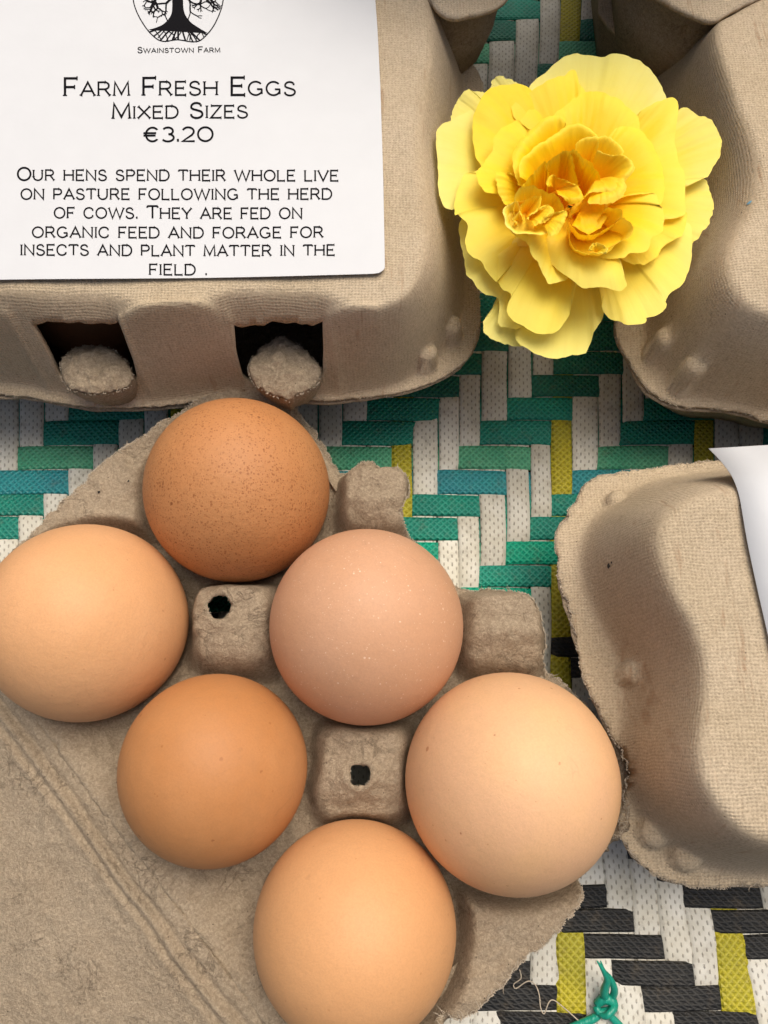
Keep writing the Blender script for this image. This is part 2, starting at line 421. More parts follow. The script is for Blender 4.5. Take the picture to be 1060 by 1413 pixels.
PROF = [(-1, -.05), (-.96, -.008), (-.6, .008), (0, .014), (.6, .008), (.96, -.008), (1, -.05)]
def cell_lift(c, r): return 0
for c in range(C0, C1):                                   # strips running away from the viewer
    z = zprof([v_over(c, r) for r in range(R0, R1)], AMP)
    V = []; UV = []; L = 0; jit = random.uniform(-.02, .02); wgt = random.uniform(.95, .995)
    pts = []
    for i, zz in enumerate(z):
        r = R0 + (i + .5) / sub; fr = math.floor(r); Y = rowY(fr) + (rowY(fr + 1) - rowY(fr)) * (r - fr)
        xl, xr = colX(c, Y), colX(c + 1, Y)
        pts.append(((xl + xr) / 2 + jit + .02 * math.sin(r * 1.3 + c), Y, zz, (xr - xl) / 2 * wgt * (1 + .1 * max(0, min(1, (3 - Y) / 5))) * (1 + .02 * math.sin(r * .9 + c * 2))))
    for i, (x, Y, zz, hw) in enumerate(pts):
        if i: L += math.hypot(Y - pts[i - 1][1], zz - pts[i - 1][2])
        tilt = .02 * math.sin(i * .23 + c * 1.7)
        for a, dz in PROF: V.append((x + a * hw, Y, zz + dz + tilt * a)); UV.append((a * hw + c, L + c * .37))
    m_ = S_YELL if c in (0, 7, 13, 20, -9) else S_WHITE
    part(mesh_obj('strip', V, grid_faces(len(pts), len(PROF)), m_, None, True, UV), mat_t)
cols = {-5: 'dark', -4: 'dark', -3: 'teal', -2: 'teal', -1: 'light', 0: 'blue', 1: 'teal', 2: 'teal', 3: 'sat', 4: 'teal', 5: 'sat'}
for r in range(R0, R1):                                   # strips running across
    z = zprof([not v_over(c, r) for c in range(C0, C1)], AMP)
    V = []; UV = []; jit = random.uniform(-.015, .015); wgt = random.uniform(.95, .99); pts = []
    slope = -.012 if r < 6 else .006
    for i, zz in enumerate(z):
        cc = C0 + (i + .5) / sub; fc = math.floor(cc)
        Ya, Yb = rowY(r), rowY(r + 1); Y = (Ya + Yb) / 2
        xl, xr = colX(fc, Y), colX(fc + 1, Y); x = xl + (xr - xl) * (cc - fc)
        pts.append((x, Y + jit + .02 * math.sin(cc * .8 + r) , zz, (Ya - Yb) / 2 * wgt))
    L = 0
    for i, (x, Y, zz, hw) in enumerate(pts):
        if i: L += math.hypot(x - pts[i - 1][0], zz - pts[i - 1][2])
        tilt = .02 * math.sin(i * .19 + r * 2.1)
        for a, dz in PROF: V.append((x, Y + a * hw, zz + dz + tilt * a)); UV.append((a * hw + r, L + r * .31))
    if r >= 6: m_ = S_BLACK
    else: m_ = GREENS[cols.get(r, ['dark', 'teal', 'dark', 'light'][r % 4])]
    fs = [f[::-1] for f in grid_faces(len(pts), len(PROF))]
    part(mesh_obj('strip', V, fs, m_, None, True, UV), mat_t)
m_, nd, lk, bs = newmat('dark ground'); geo = nd.new('ShaderNodeNewGeometry')
gn = noise_n(nd, lk, mapping(nd, lk, geo.outputs['Position'], (100, 100, 100)), .7, 5, .6)
lk.new(mixc(nd, lk, gn, (.035, .028, .02), (.07, .055, .04)), bs.inputs['Base Color']); bs.inputs['Roughness'].default_value = .9
g_ = mesh_obj('ground', [(-400, -400, -.35), (400, -400, -.35), (400, 400, -.35), (-400, 400, -.35)], [(0, 1, 2, 3)], m_, None, False); g_['kind'] = 'structure'

# ------------------------------------------------------------------ tubes, fibres
def tube(V, Fc, pts, rad, n=5, closed_ends=True):
    pts = [Vector(p) for p in pts]; base = len(V)
    up = Vector((.13, .27, .95))
    for i, p in enumerate(pts):
        t = (pts[min(i + 1, len(pts) - 1)] - pts[max(i - 1, 0)]).normalized()
        a = t.cross(up)
        if a.length < 1e-3: a = t.cross(Vector((1, 0, 0)))
        a.normalize(); b = t.cross(a)
        r = rad[i] if hasattr(rad, '__len__') else rad
        for k in range(n):
            q = p + (a * math.cos(2 * math.pi * k / n) + b * math.sin(2 * math.pi * k / n)) * r
            V.append((q.x, q.y, q.z))
    for i in range(len(pts) - 1):
        for k in range(n):
            k2 = (k + 1) % n
            Fc.append((base + i * n + k, base + i * n + k2, base + (i + 1) * n + k2, base + (i + 1) * n + k))
    if closed_ends:
        Fc.append(tuple(base + k for k in range(n))[::-1]); Fc.append(tuple(base + (len(pts) - 1) * n + k for k in range(n)))
def edge_fibres(parent, path, zf, n, seed, lmin=.08, lmax=.28, closed=True, spread=.06):
    """torn paper fibres standing out of an edge: too small to count"""
    r = random.Random(seed); V = []; Fc = []
    path = np.asarray(path); m = len(path) - (0 if closed else 1)
    for _ in range(n):
        i = r.randrange(m); a = path[i]; b = path[(i + 1) % len(path)]; t = r.random()
        p = a + (b - a) * t; d = b - a; L = np.hypot(*d) + 1e-9; nx, ny = d[1] / L, -d[0] / L
        z = (zf(p[0], p[1]) if callable(zf) else zf) + r.uniform(-spread, .0)
        ang = r.uniform(-1.1, 1.1); dx = nx * math.cos(ang) - ny * math.sin(ang); dy = nx * math.sin(ang) + ny * math.cos(ang)
        l = r.uniform(lmin, lmax) * r.random() ** .6; dz = r.uniform(-.25, .5); cv = r.uniform(-1.2, 1.2)
        pts = []
        x, y, zz = p[0] - dx * .04, p[1] - dy * .04, z
        for k in range(5):
            pts.append((x, y, zz)); c_, s_ = math.cos(cv * .35), math.sin(cv * .35); dx, dy = dx * c_ - dy * s_, dx * s_ + dy * c_
            x += dx * l / 4; y += dy * l / 4; zz += dz * l / 4
        tube(V, Fc, pts, [.011, .010, .009, .006, .002], 3, False)
    o = mesh_obj('loose_fibres', V, Fc, M_FIBRE, None, True); o['kind'] = 'stuff'
    part(o, parent); return o

# ------------------------------------------------------------------ open tray with its lid
EGG = [(329, 678, 130), (122, 858, 135), (506, 864, 134), (297, 1060, 131), (704, 1076, 151), (490, 1279, 142)]
EZ = [3.5, 3.45, 3.55, 3.35, 3.6, 3.2]
ER = [2.26, 2.29, 2.25, 2.06, 2.31, 2.14]
EC = [P(x, y, z) for (x, y, r), z in zip(EGG, EZ)]
A_ = np.array([.692, -.722]); B_ = np.array([-.722, -.692]); ORG = (EC[2][:2] + EC[3][:2]) / 2 + A_ * 0; PITCH = 4.55
ORG = sum(e[:2] for e in EC) / 6
TP = [(60, 728), (110, 682), (165, 633), (215, 598), (250, 580), (290, 549), (345, 536), (400, 550), (440, 592), (464, 642), (478, 640), (505, 623), (534, 645), (567, 674), (560, 700),
      (548, 724), (600, 760), (640, 815), (690, 806), (738, 845), (763, 880), (742, 915), (790, 940), (835, 990), (863, 1080), (862, 1142),
      (826, 1178), (798, 1205), (800, 1238), (762, 1285), (725, 1315), (690, 1352), (640, 1402), (612, 1390), (590, 1440), (520, 1490), (430, 1495), (395, 1490), (340, 1413), (170, 1187), (0, 960),
      (-30, 905), (-25, 850), (0, 790), (40, 752)]
tray_out = PP(TP, 2.95)
tray_edge = rough_poly(smooth_poly(tray_out, 1), .06, .07, 5, 2.5, .06)
HINGE = PP([(-120, 800), (0, 960), (170, 1187), (340, 1413), (430, 1533)], 3.0)
post_px = [((316, 858), 3.75, 1.0), ((500, 1068), 3.6, 1.05), ((518, 680), 3.85, .84), ((700, 866), 3.8, .93)]
posts = [(P(p[0][0], p[0][1], p[1])[:2], p[1], p[2]) for p in post_px]
dist_h = lambda X, Y: ((X - HINGE[1][0]) * B_[0] + (Y - HINGE[1][1]) * B_[1])
hn = (HINGE[3] - HINGE[1]); hn = np.array([hn[1], -hn[0]]); hn /= np.hypot(*hn); hn = hn if hn[0] < 0 else -hn
def hinge_d(X, Y): return (X - HINGE[1][0]) * hn[0] + (Y - HINGE[1][1]) * hn[1]     # >0 on the lid side
def DE(X, Y):
    d = np.full(X.shape, 9.)
    for e, R in zip(EC, ER): d = np.minimum(d, np.hypot(X - e[0], Y - e[1]) - R)
    return sstep(.10, .42, d)
def tray_h(X, Y):
    s_ = (X - ORG[0]) * A_[0] + (Y - ORG[1]) * A_[1]; t_ = (X - ORG[0]) * B_[0] + (Y - ORG[1]) * B_[1]
    L = 2.15 + 1.1 * sstep(1.12 * PITCH, 1.30 * PITCH, np.abs(s_)) * DE(X, Y) 
    L = np.maximum(L, 2.15 + .8 * sstep(-1.9, -.3, hinge_d(X, Y)))
    L = np.maximum(L, 2.15 + .2 * sstep(.6 * PITCH, .95 * PITCH, -t_))
    for (pc, pz, hw) in posts:
        dx = X - pc[0]; dy = Y - pc[1]; d = (np.abs(dx) ** 5 + np.abs(dy) ** 5) ** (1 / 5) + .10 * fbm(X, Y, 1.5, 87, 3)
        top = pz - .04 * (d / hw) ** 2 - (.62 if pz < 3.78 else .70) * np.maximum(0, -dy - .12) - .22 * np.maximum(0, -dx - .3) - .1 * np.maximum(0, dx - .3) + .10 * fbm(X, Y, 1.7, int(pz * 100), 3)
        L = np.where(d < hw + .7, L + (top - L) * (1 - sstep(hw * .80, hw + .32, d)), L)
    for e, z, R in zip(EC, EZ, ER):
        d = np.hypot(X - e[0], Y - e[1]); Rc = R + .05
        cup = z - np.sqrt(np.maximum(Rc * Rc - d * d, 0)) * 1.2
        cup = np.where(d > Rc, z + (d - Rc) * 6, cup); cup = np.maximum(cup, .35)
        k = .16; hh = np.clip(.5 + .5 * (cup - L) / k, 0, 1); L = cup * (1 - hh) + L * hh - k * hh * (1 - hh)
    return L
def tray_post(X, Y, h):
    h = h + fbm(X, Y, 1.3, 3, 3) * .12 + fbm(X, Y, 3.2, 31, 4, True) * .06 - .22 * sstep(-.30, -.12, hinge_d(X, Y))
    for (pc, pz, hw) in posts[:2]:
        pass
    for hc, hr in HOLES:
        d = np.hypot(X - hc[0], Y - hc[1]); h = h + .07 * np.exp(-((d - hr - .08) / .09) ** 2)
    return h
HOLES = [(P(302, 837, 3.8)[:2], .27), (P(497, 1070, 3.62)[:2], .235)]
tray_t = empty('egg_tray', (ORG[0], ORG[1], 0), 'open grey brown pulp tray holding six eggs with its lid folded back', 'egg tray')
TS = Sheet(tray_edge, tray_h, .05, 3, tray_post)
hole_polys = []
for k, (hc, hr) in enumerate(HOLES):
    a = np.linspace(0, 2 * np.pi, 40, endpoint=False); rr = hr * (1 + .05 * np.sin(3 * a + k) - (.02 + .07 * k) * np.cos(4 * a) + .04 * np.sin(9 * a))
    hole_polys.append(np.stack([hc[0] + rr * np.cos(a), hc[1] + rr * np.sin(a)], 1))
TS.build('tray_body', M_TRAY, tray_t, hole_polys, .14)
def skirt(name, edge, ztop, zbot, parent, mat, shrink=.86, c=None, inset0=.985, lip=.12):
    e = np.asarray(edge)[::3]; c = e.mean(0) if c is None else c
    rings = []
    for (k, z) in ((inset0 - .07, ztop + (0 if callable(ztop) else .01)), (inset0 - .004, ztop + (0 if callable(ztop) else .01)), (inset0, ztop - .02), (inset0 - .005, ztop - lip), (inset0 - .035, ztop - lip - .05), ((inset0 + shrink) / 2, (ztop + zbot) / 2), (shrink, zbot)):
        q = c + (e - c) * k; zz = z(q[:, 0], q[:, 1]) if callable(z) else np.full(len(q), z)
        rings.append(np.column_stack([q, zz]))
    V = np.vstack(rings); n = len(e)
    fs = grid_faces(len(rings), n, True)
    if name != 'tray_wall': fs.append(tuple((len(rings) - 1) * n + i for i in range(n)))
    o = mesh_obj(name, V, fs, mat, None, True); part(o, parent); return o
# outer wall of the tray below its rim, down to the mat
SE = smooth_poly(tray_out, 1)
skirt('tray_wall', SE, 2.55, .12, tray_t, M_TRAY, .80, ORG, .97, .1)
fe = tray_edge[hinge_d(tray_edge[:, 0], tray_edge[:, 1]) < -.45]; k0 = int(np.argmax(np.hypot(*(np.roll(fe, -1, 0) - fe).T))); fe = np.roll(fe, -(k0 + 1), 0)
edge_fibres(tray_t, fe, lambda x, y: float(TS.at(x, y)), 2800, 3, .06, .30, False)
for k, (hc, hr) in enumerate(HOLES):
    edge_fibres(tray_t, hole_polys[k][::-1], lambda x, y: float(TS.at(x, y)), 45, 60 + k, .04, .12)
# lid folded back
hd = np.array([-hn[1], hn[0]])
hp0 = HINGE[1] - hd * 4.5 * np.sign(hd @ (HINGE[3] - HINGE[1])); hp1 = HINGE[3] + hd * 3.2 * np.sign(hd @ (HINGE[3] - HINGE[1]))
lid_poly = rough_poly(np.array([hp0 - hn * .28, hp1 - hn * .28, hp1 + hn * 9.5, hp0 + hn * 9.5]), .1, .03, 8)
def lid_open_h(X, Y):
    d = hinge_d(X, Y)
    h = 2.93 - .30 * sstep(.25, 1.6, d) - 1.5 * sstep(1.0, 9.0, d) 
    return h
def lid_open_post(X, Y, h):
    d = hinge_d(X, Y) + .12 * fbm(X, Y, .5, 77, 2)
    h = h - .11 * np.exp(-((d - .10) / .08) ** 2) + .07 * np.exp(-((d - .27) / .08) ** 2) - .07 * np.exp(-((d - .42) / .06) ** 2) + .04 * np.exp(-((d - .56) / .06) ** 2) - .02 * np.exp(-((d - .8) / .05) ** 2)
    return h + fbm(X, Y, .6, 41, 3) * .07 + fbm(X, Y, 2.6, 51, 4, True) * .035
LS = Sheet(lid_poly, lid_open_h, .045, 1, lid_open_post)
LS.build('open_lid', M_TRAY, tray_t, (), .14)

# ------------------------------------------------------------------ eggs
LBL = [
 ('brown egg thickly freckled with dark specks, at the upper corner of the tray', (.52, .235, .09), (.48, .20, .07),
    [(13, .40, 1.3, (.22, .065, .017), .6), (21, .44, 1.0, (.24, .075, .02), .6), (6, .22, 4, (.15, .045, .012), .8)], .25, 2.0),
 ('plain light tan egg cut by the left edge, beside the folded lid', (.70, .375, .18), (.66, .34, .15), [(3, .13, 8, (.32, .13, .04), .6), (7, .16, 9, (.45, .2, .08), .5)], .12, 1.4),
 ('pinkish brown egg dusted with tiny white specks, right of the round tray hole', (.60, .335, .20), (.58, .31, .17),
    [(12, .27, 9, (.86, .68, .52), .6), (20, .34, 6, (.82, .62, .46), .45)], .15, 1.0),
 ('smooth orange brown egg left of the square tray hole, smallest in the tray', (.53, .245, .095), (.48, .205, .07), [(2.6, .17, 7, (.27, .09, .03), .7), (6, .18, 8, (.33, .12, .03), .6)], .3, 1.0),
 ('largest egg, pale peach with a few reddish dots, at the right of the tray', (.71, .415, .235), (.73, .435, .215), [(3.0, .17, 7, (.36, .13, .05), .8), (6, .18, 8, (.42, .18, .07), .7)], .12, 1.0),
 ('smooth tan egg at the bottom of the picture, lowest in the tray', (.66, .345, .155), (.64, .325, .14), [(5, .16, 5, (.45, .2, .07), .5)], .1, 1.0)]
def make_egg(i, c, R, tall, tilt, mat, label, group='six brown eggs in the open tray'):
    nu, nv = 72, 48; V = []
    for a in range(nv + 1):
        th = math.pi * a / nv
        z = math.cos(th); rr = math.sin(th) * R
        zz = z * R * (1.10 if z > 0 else 1.10 + (tall - 1.10) * (1 - math.exp(z * 2.2)) / (1 - math.exp(-2.2)))
        if z < 0: rr *= 1 - .10 * (-z) ** 1.3
        for k in range(nu):
            V.append((rr * math.cos(2 * math.pi * k / nu), rr * math.sin(2 * math.pi * k / nu), zz))
    fs = [f[::-1] for f in grid_faces(nv + 1, nu, True)]
    o = mesh_obj('egg', V, fs, mat, None, True)
    o.location = Vector(c) * CM; o.rotation_euler = (tilt[0], tilt[1], i * 1.3); tag(o, label, 'egg', group); return o
for i in range(6):
    lb, b, a, sp, bl, bu = LBL[i]
    m_ = egg_material('eggshell %d' % i, b, a, sp, seed=i * 5.3, blotch=bl, bumpy=bu)
    make_egg(i, EC[i], ER[i], 1.36, [(.06, .05), (-.05, -.1), (.04, .03), (.08, -.04), (-.06, .08), (.1, .05)][i], m_, lb)

# ------------------------------------------------------------------ closed cartons
def lid_height(foot, ridge, z0, z1, dome=.08, power=1.9):
    foot = smooth_poly(foot, 2); ridge = smooth_poly(ridge, 2)
    def f(X, Y):
        df, _, _ = seg_dist(X, Y, foot); inf = inside(X, Y, foot)
        dr, _, _ = seg_dist(X, Y, ridge); inr = inside(X, Y, ridge)
        q = np.where(inf, df / (df + dr + 1e-6), 0); q = np.where(inr, 1, q)
        p = 1 - (1 - q) ** power
        fl = np.where(inf, 0, np.minimum(df, .6) * -.12)
        return z0 + fl + (z1 - z0) * p + np.where(inr, dome * (1 - np.exp(-dr / 1.2)), 0)
    return f
def add_bumps(X, Y, h, bumps):
    for (c, r, a) in bumps:
        d = np.hypot(X - c[0], Y - c[1]); j = np.argmin(d); zc = h.ravel()[j]
        nub = zc + a * .45 - .16 * (d / r) ** 3 - np.maximum(0, d - r) * 12
        k = .06; hh = np.clip(.5 + .5 * (nub - h) / k, 0, 1); h = h * (1 - hh) + nub * hh + k * hh * (1 - hh)
    return h
def lid_noise(X, Y, h, seed):
    return h + fbm(X, Y, .55, seed, 2) * .05 + fbm(X, Y, 2.5, seed + 5, 3) * .012
def carton(loc, label, group='closed pulp egg cartons on the mat'):
    return empty('egg_carton', loc, label, 'egg carton', group)
Z0, Z1 = 3.2, 6.5
# --- upper left, with the big label
r_ = P(660, 300, Z0)[0]
ul = carton((-5, 14, 0), 'closed pulp egg carton at upper left with a printed price label and two lock holes')
ul_out = np.vstack([PP([(-260, 530), (-120, 535), (0, 543), (45, 546), (90, 558), (150, 563), (215, 560), (262, 555), (330, 541), (385, 548), (440, 552), (490, 549), (560, 538), (610, 520), (640, 500), (656, 478),
        (664, 440), (662, 400), (655, 340), (655, 280), (662, 200), (668, 140), (668, 105), (640, 70), (625, 40)], Z0), np.array([[2.3, 24.0], [-13.2, 24.2]])])
ul_foot = np.vstack([PP([(-240, 508), (-110, 515), (0, 523), (50, 530), (95, 543), (150, 551), (215, 549), (262, 543), (330, 531), (385, 537), (440, 541), (490, 537), (550, 522), (592, 497), (622, 470), (634, 440),
        (642, 400), (641, 340), (632, 280), (630, 210), (640, 150), (640, 110), (632, 80), (618, 50)], Z0 + .1), np.array([[1.6, 23.4], [-12.6, 23.5]])])
ul_ridge = np.vstack([PP([(-200, 398), (-100, 397), (0, 398), (145, 398), (170, 408), (205, 423), (262, 424), (295, 407), (325, 397), (440, 397), (462, 410), (510, 428), (548, 424), (572, 398), (582, 350), (577, 290),
        (566, 220), (566, 160), (580, 110), (588, 60), (580, 0), (565, -50)], Z1), np.array([[.2, 21.8], [-11.3, 22.0]])])
ulf = lid_height(ul_foot, ul_ridge, Z0, Z1, .06, 1.75)
def ul_post(X, Y, h):
    h = lid_noise(X, Y, h, 21)
    return h
US = Sheet(rough_poly(smooth_poly(ul_out, 1), .08, .03, 12, 2.5, .03), ulf, .055, 6, ul_post)
def nubs(S, pts):
    for x, y, r, a in pts: S.h = add_bumps(S.X, S.Y, S.h, [(S.hit(x, y)[:2], r, a)])
nubs(US, [(588, 484, .30, .40), (622, 450, .30, .40)])
def ridge_line(S, a, b, wd, amp):
    """emboss a rib between two picture points of the sheet"""
    A = S.hit(*a)[:2]; B = S.hit(*b)[:2]
    d, _, _ = seg_dist(S.X, S.Y, np.array([A, B]), False)
    S.h += amp * np.exp(-(d / wd) ** 2)
ribs = [((20, 452), (66, 530)), ((172, 452), (206, 535)), ((318, 452), (324, 520)), ((456, 452), (468, 530)), ((-60, 447), (18, 447)), ((180, 447), (300, 443)), ((462, 447), (520, 452))]
ULH = [[(45, 448), (105, 446), (166, 446), (176, 470), (186, 500), (190, 524), (150, 536), (84, 522), (66, 486)],
       [(324, 451), (380, 447), (445, 447), (447, 480), (446, 512), (438, 532), (360, 534), (336, 522), (329, 490)]]
ULHw = [np.array([US.hit(*p)[:2] for p in poly]) for poly in ULH]
sup = np.zeros_like(US.h)
for a, b in ribs:
    A = US.hit(*a)[:2]; B = US.hit(*b)[:2]; d, _, _ = seg_dist(US.X, US.Y, np.array([A, B]), False); sup = np.maximum(sup, .26 * np.exp(-(d / .11) ** 2))
US.h += sup
ULHw = [rough_poly(p, .06, .02, 33, 4, .012) for p in ULHw]
US.build('lid', M_LID, ul, ULHw, .13)
skirt('base', rough_poly(smooth_poly(ul_out, 1), .08, .06, 71, 1.1, .03), 3.0, .1, ul, M_TRAY, .80, np.array([-5, 16.]), 1.003, .12)
edge_fibres(ul, US.out, lambda x, y: float(US.at(x, y)), 1000, 13, .04, .16)
# knobs of the base that hold the lid
def knob(parent, px, z, seed, name='lock_tab'):
    poly = smooth_poly(PP(px, z), 2); c = poly.mean(0)
    def hf(X, Y):
        d, _, _ = seg_dist(X, Y, poly); ins = inside(X, Y, poly)
        return z + .28 * (1 - np.exp(-np.where(ins, d, 0) / .28)) - np.where(ins, 0, d)
    def post(X, Y, h): return h + fbm(X, Y, 3.6, seed, 4, True) * .11 + fbm(X, Y, 1.3, seed + 3, 3) * .14
    S = Sheet(rough_poly(poly, .05, .04, seed, 4, .012), hf, .035, 1, post)
    o = S.build(name, M_TRAY, parent, (), .08)
    e = S.out[::2]; n = len(e); rings = []
    for k, dz in ((.985, -.05), (.98, -.35), (.85, -.8), (.6, -1.3)):
        q = c + (e - c) * k; rings.append(np.column_stack([q, (S.at(e[:, 0], e[:, 1]) + dz)]))
    s_ = mesh_obj('tab_neck', np.vstack(rings), grid_faces(4, n, True), M_TRAY, None, True); s_.parent = o
    edge_fibres(parent, S.out, lambda x, y: float(S.at(x, y)), 110, seed, .04, .13)
knob(ul, [(83, 512), (90, 488), (112, 473), (142, 474), (165, 488), (185, 512), (182, 530), (158, 542), (120, 546), (92, 535)], 4.35, 201)
knob(ul, [(343, 505), (352, 487), (372, 472), (393, 464), (418, 480), (446, 508), (440, 530), (415, 545), (393, 552), (365, 540), (348, 528)], 4.35, 207)
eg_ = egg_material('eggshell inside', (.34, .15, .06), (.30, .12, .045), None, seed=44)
make_egg(8, (-8.2, 12.5, 2.9), 1.85, 1.36, (0, 0), eg_, 'brown egg barely seen in the dark left lock hole of the carton', None)

# --- upper right
ur = carton((11, 15, 0), 'unlabelled closed pulp egg carton at upper right, under the right rose petals')
ur_out = np.vstack([PP([(868, 100), (880, 72), (905, 63), (945, 62), (1010, 55), (1100, 50), (1250, 50)], Z0), np.array([[23.5, 20.5], [23.5, 8.2]]),
    PP([(1200, 590), (1110, 582), (1060, 580), (1030, 568), (990, 563), (940, 560), (905, 546), (885, 525), (872, 498), (855, 470), (850, 448), (858, 400), (872, 330), (872, 250), (862, 180)], Z0)])
ur_foot = np.vstack([PP([(895, 120), (910, 95), (935, 88), (1010, 82), (1100, 78), (1250, 78)], Z0 + .1), np.array([[22.9, 19.6], [22.9, 9.0]]),
    PP([(1200, 572), (1110, 566), (1060, 562), (1025, 548), (980, 543), (940, 534), (915, 512), (898, 478), (893, 440), (905, 390), (930, 330), (935, 260), (912, 190)], Z0 + .1)])
ur_ridge = np.vstack([PP([(985, 28), (1030, 15), (1075, -12), (1250, -12)], Z1), np.array([[21.5, 17.8], [21.5, 10.4]]),
    PP([(1180, 455), (1100, 450), (1060, 440), (1032, 425), (1008, 395), (1003, 365), (1012, 335), (1040, 295), (1052, 250), (1042, 200), (1015, 150), (992, 100), (980, 60)], Z1)])
urf = lid_height(ur_foot, ur_ridge, Z0, Z1, .06, 1.45)
RS = Sheet(rough_poly(smooth_poly(ur_out, 1), .08, .04, 14, 2.5, .04), urf, .07, 8, lambda X, Y, h: lid_noise(X, Y, h, 61))
nubs(RS, [(924, 462, .32, .42), (958, 507, .32, .42), (930, 74, .4, .3)])
RS.build('lid', M_LID, ur, (), .13)
skirt('base', rough_poly(smooth_poly(ur_out, 1), .08, .08, 73, 1.1, .03), 3.0, .1, ur, M_TRAY, .80, np.array([15, 14.5]), 1.002, .12)
edge_fibres(ur, RS.out, lambda x, y: float(RS.at(x, y)), 1000, 15, .05, .28)

# --- right, with a label that curls over the edge
rr_ = carton((10, 2, 0), 'closed pulp egg carton at the right edge with a curling blank white label')
R_out = np.vstack([PP([(817, 656), (880, 648), (940, 640), (1000, 634), (1060, 629), (1300, 612)], Z0), np.array([[19.5, 7.2], [19.5, -2.8]]),
    PP([(1300, 1215), (1060, 1222), (1010, 1222), (962, 1225), (925, 1216), (898, 1202), (864, 1170), (858, 1130), (862, 1080), (860, 1047), (836, 991), (812, 953), (802, 907), (790, 841), (772, 800), (776, 770), (766, 740), (790, 701)], Z0)])
R_foot = np.vstack([PP([(845, 694), (888, 668), (940, 656), (1000, 648), (1060, 643), (1300, 628)], Z0 + .1), np.array([[18.8, 6.4], [18.8, -2.1]]),
    PP([(1300, 1195), (1060, 1203), (1010, 1200), (965, 1184), (922, 1160), (896, 1131), (872, 1084), (864, 1030), (872, 985), (880, 940), (872, 900), (850, 872), (820, 820), (804, 775), (812, 725)], Z0 + .1)])
R_ridge = np.vstack([PP([(915, 712), (950, 690), (1000, 676), (1060, 670), (1300, 660)], Z1), np.array([[17.4, 4.6], [17.4, -1.0]]),
    PP([(1300, 1160), (1060, 1172), (1025, 1160), (988, 1130), (955, 1085), (948, 1035), (956, 990), (957, 940), (948, 895), (932, 855), (914, 815), (905, 772), (902, 740)], Z1)])
Rf = lid_height(R_foot, R_ridge, Z0, Z1, .06, 1.25)
QS = Sheet(rough_poly(smooth_poly(R_out, 1), .07, .07, 16, 2.0, .06), Rf, .06, 16, lambda X, Y, h: lid_noise(X, Y, h, 91))
nubs(QS, [(852, 690, .26, .36), (882, 926, .30, .40), (905, 1148, .34, .34), (948, 1180, .34, .34)])
QS.build('lid', M_LID, rr_, (), .13)
skirt('base', rough_poly(smooth_poly(R_out, 1), .07, .10, 19, 1.4, .03), 3.02, .1, rr_, M_TRAY, .80, np.array([12, 2.3]), 1.006, .12)
edge_fibres(rr_, QS.out, lambda x, y: float(QS.at(x, y)), 2200, 17, .05, .32)

# --- two more at the top, stacked high, and three added ones
def far_carton(out, z, zb, ctr, label, shrink, seed):
    c_ = carton((ctr[0], ctr[1], zb), label)
    hf = lid_height(ctr + (out - ctr) * .9, ctr + (out - ctr) * .62, z, z + 3.2, .05, 1.7)
    S = Sheet(rough_poly(smooth_poly(out, 1), .1, .04, seed, 2, .03), hf, .12, 3, lambda X, Y, h: lid_noise(X, Y, h, seed))
    S.build('lid', M_LID, c_, (), .13); skirt('base', smooth_poly(out, 1), z - .15, zb, c_, M_TRAY, shrink, ctr, .99, .12)
    return S
ZF = 6.5  # corner cartons raised so that their stacks shade the gap
o1 = np.vstack([PP([(560, -40), (590, -12), (603, 10), (622, 20), (652, 17), (682, 10), (705, -8), (722, -40)], ZF), np.array([[3.4, 34], [-8, 34], [-8, 23.5]])])
far_carton(o1, ZF, 3.35, np.array([-1.5, 28.]), 'closed pulp egg carton whose dark corner shows at the top, left of the gap', .88, 301)
o2 = np.vstack([PP([(860, -60), (890, -22), (925, 0), (958, 18), (984, 28), (1003, 18), (1035, 0), (1080, -20), (1300, -60)], ZF), np.array([[20, 34], [7., 34]])])
far_carton(o2, ZF, 3.35, np.array([13., 28.]), 'closed pulp egg carton at the top right, stacked behind the unlabelled carton', .9, 311)
added_out = np.array([[-1.5, 20.2], [11.8, 20.5], [11.6, 31.5], [-1.7, 31.2]])  # carton added out of view to shade the mat in the gap
far_carton(added_out, 12.9, 9.8, np.array([5.1, 26.4]), 'added unseen pulp egg carton across the two stacks, shading the gap below', .88, 341)
far_carton(o1 + np.array([-.2, 2.6]), Z0, .1, np.array([-1.5, 30.6]), 'added shadowed pulp egg carton under the one at the top, left of the gap', .86, 321)  # this and the next are added to carry the raised cartons
far_carton(o2 + np.array([.3, 2.4]), Z0, .1, np.array([13., 30.4]), 'added pulp egg carton in deep shadow under the stacked one at the top right', .86, 331)

# ------------------------------------------------------------------ labels and lettering
mp, nd, lk, bs = newmat('label paper'); geo = nd.new('ShaderNodeNewGeometry')
pn = noise_n(nd, lk, mapping(nd, lk, geo.outputs['Position'], (100, 100, 100)), 1.3, 3, .5)
lk.new(mixc(nd, lk, pn, (.55, .56, .58), (.59, .60, .62)), bs.inputs['Base Color']); bs.inputs['Roughness'].default_value = .55
lk.new(bump(nd, lk, pn, .0004, .3), bs.inputs['Normal']); M_PAPER = mp
mi, nd, lk, bs = newmat('black print'); bs.inputs['Base Color'].default_value = (.004, .0035, .005, 1); bs.inputs['Roughness'].default_value = .8; bs.inputs['Specular IOR Level'].default_value = .1; M_INK = mi
ZL = 6.64
def lab_z(x, y): return ZL + .02 * math.sin(x * .7 + 1) * math.cos(y * .6)
lab_px = [(-240, 400), (-120, 393), (0, 386.5), (120, 385), (260, 383), (400, 380.5), (505, 378.5), (520, 378), (527, 376), (531, 370), (531, 360), (529, 250), (525, 120), (521, 40), (518, 0), (512, -120)]
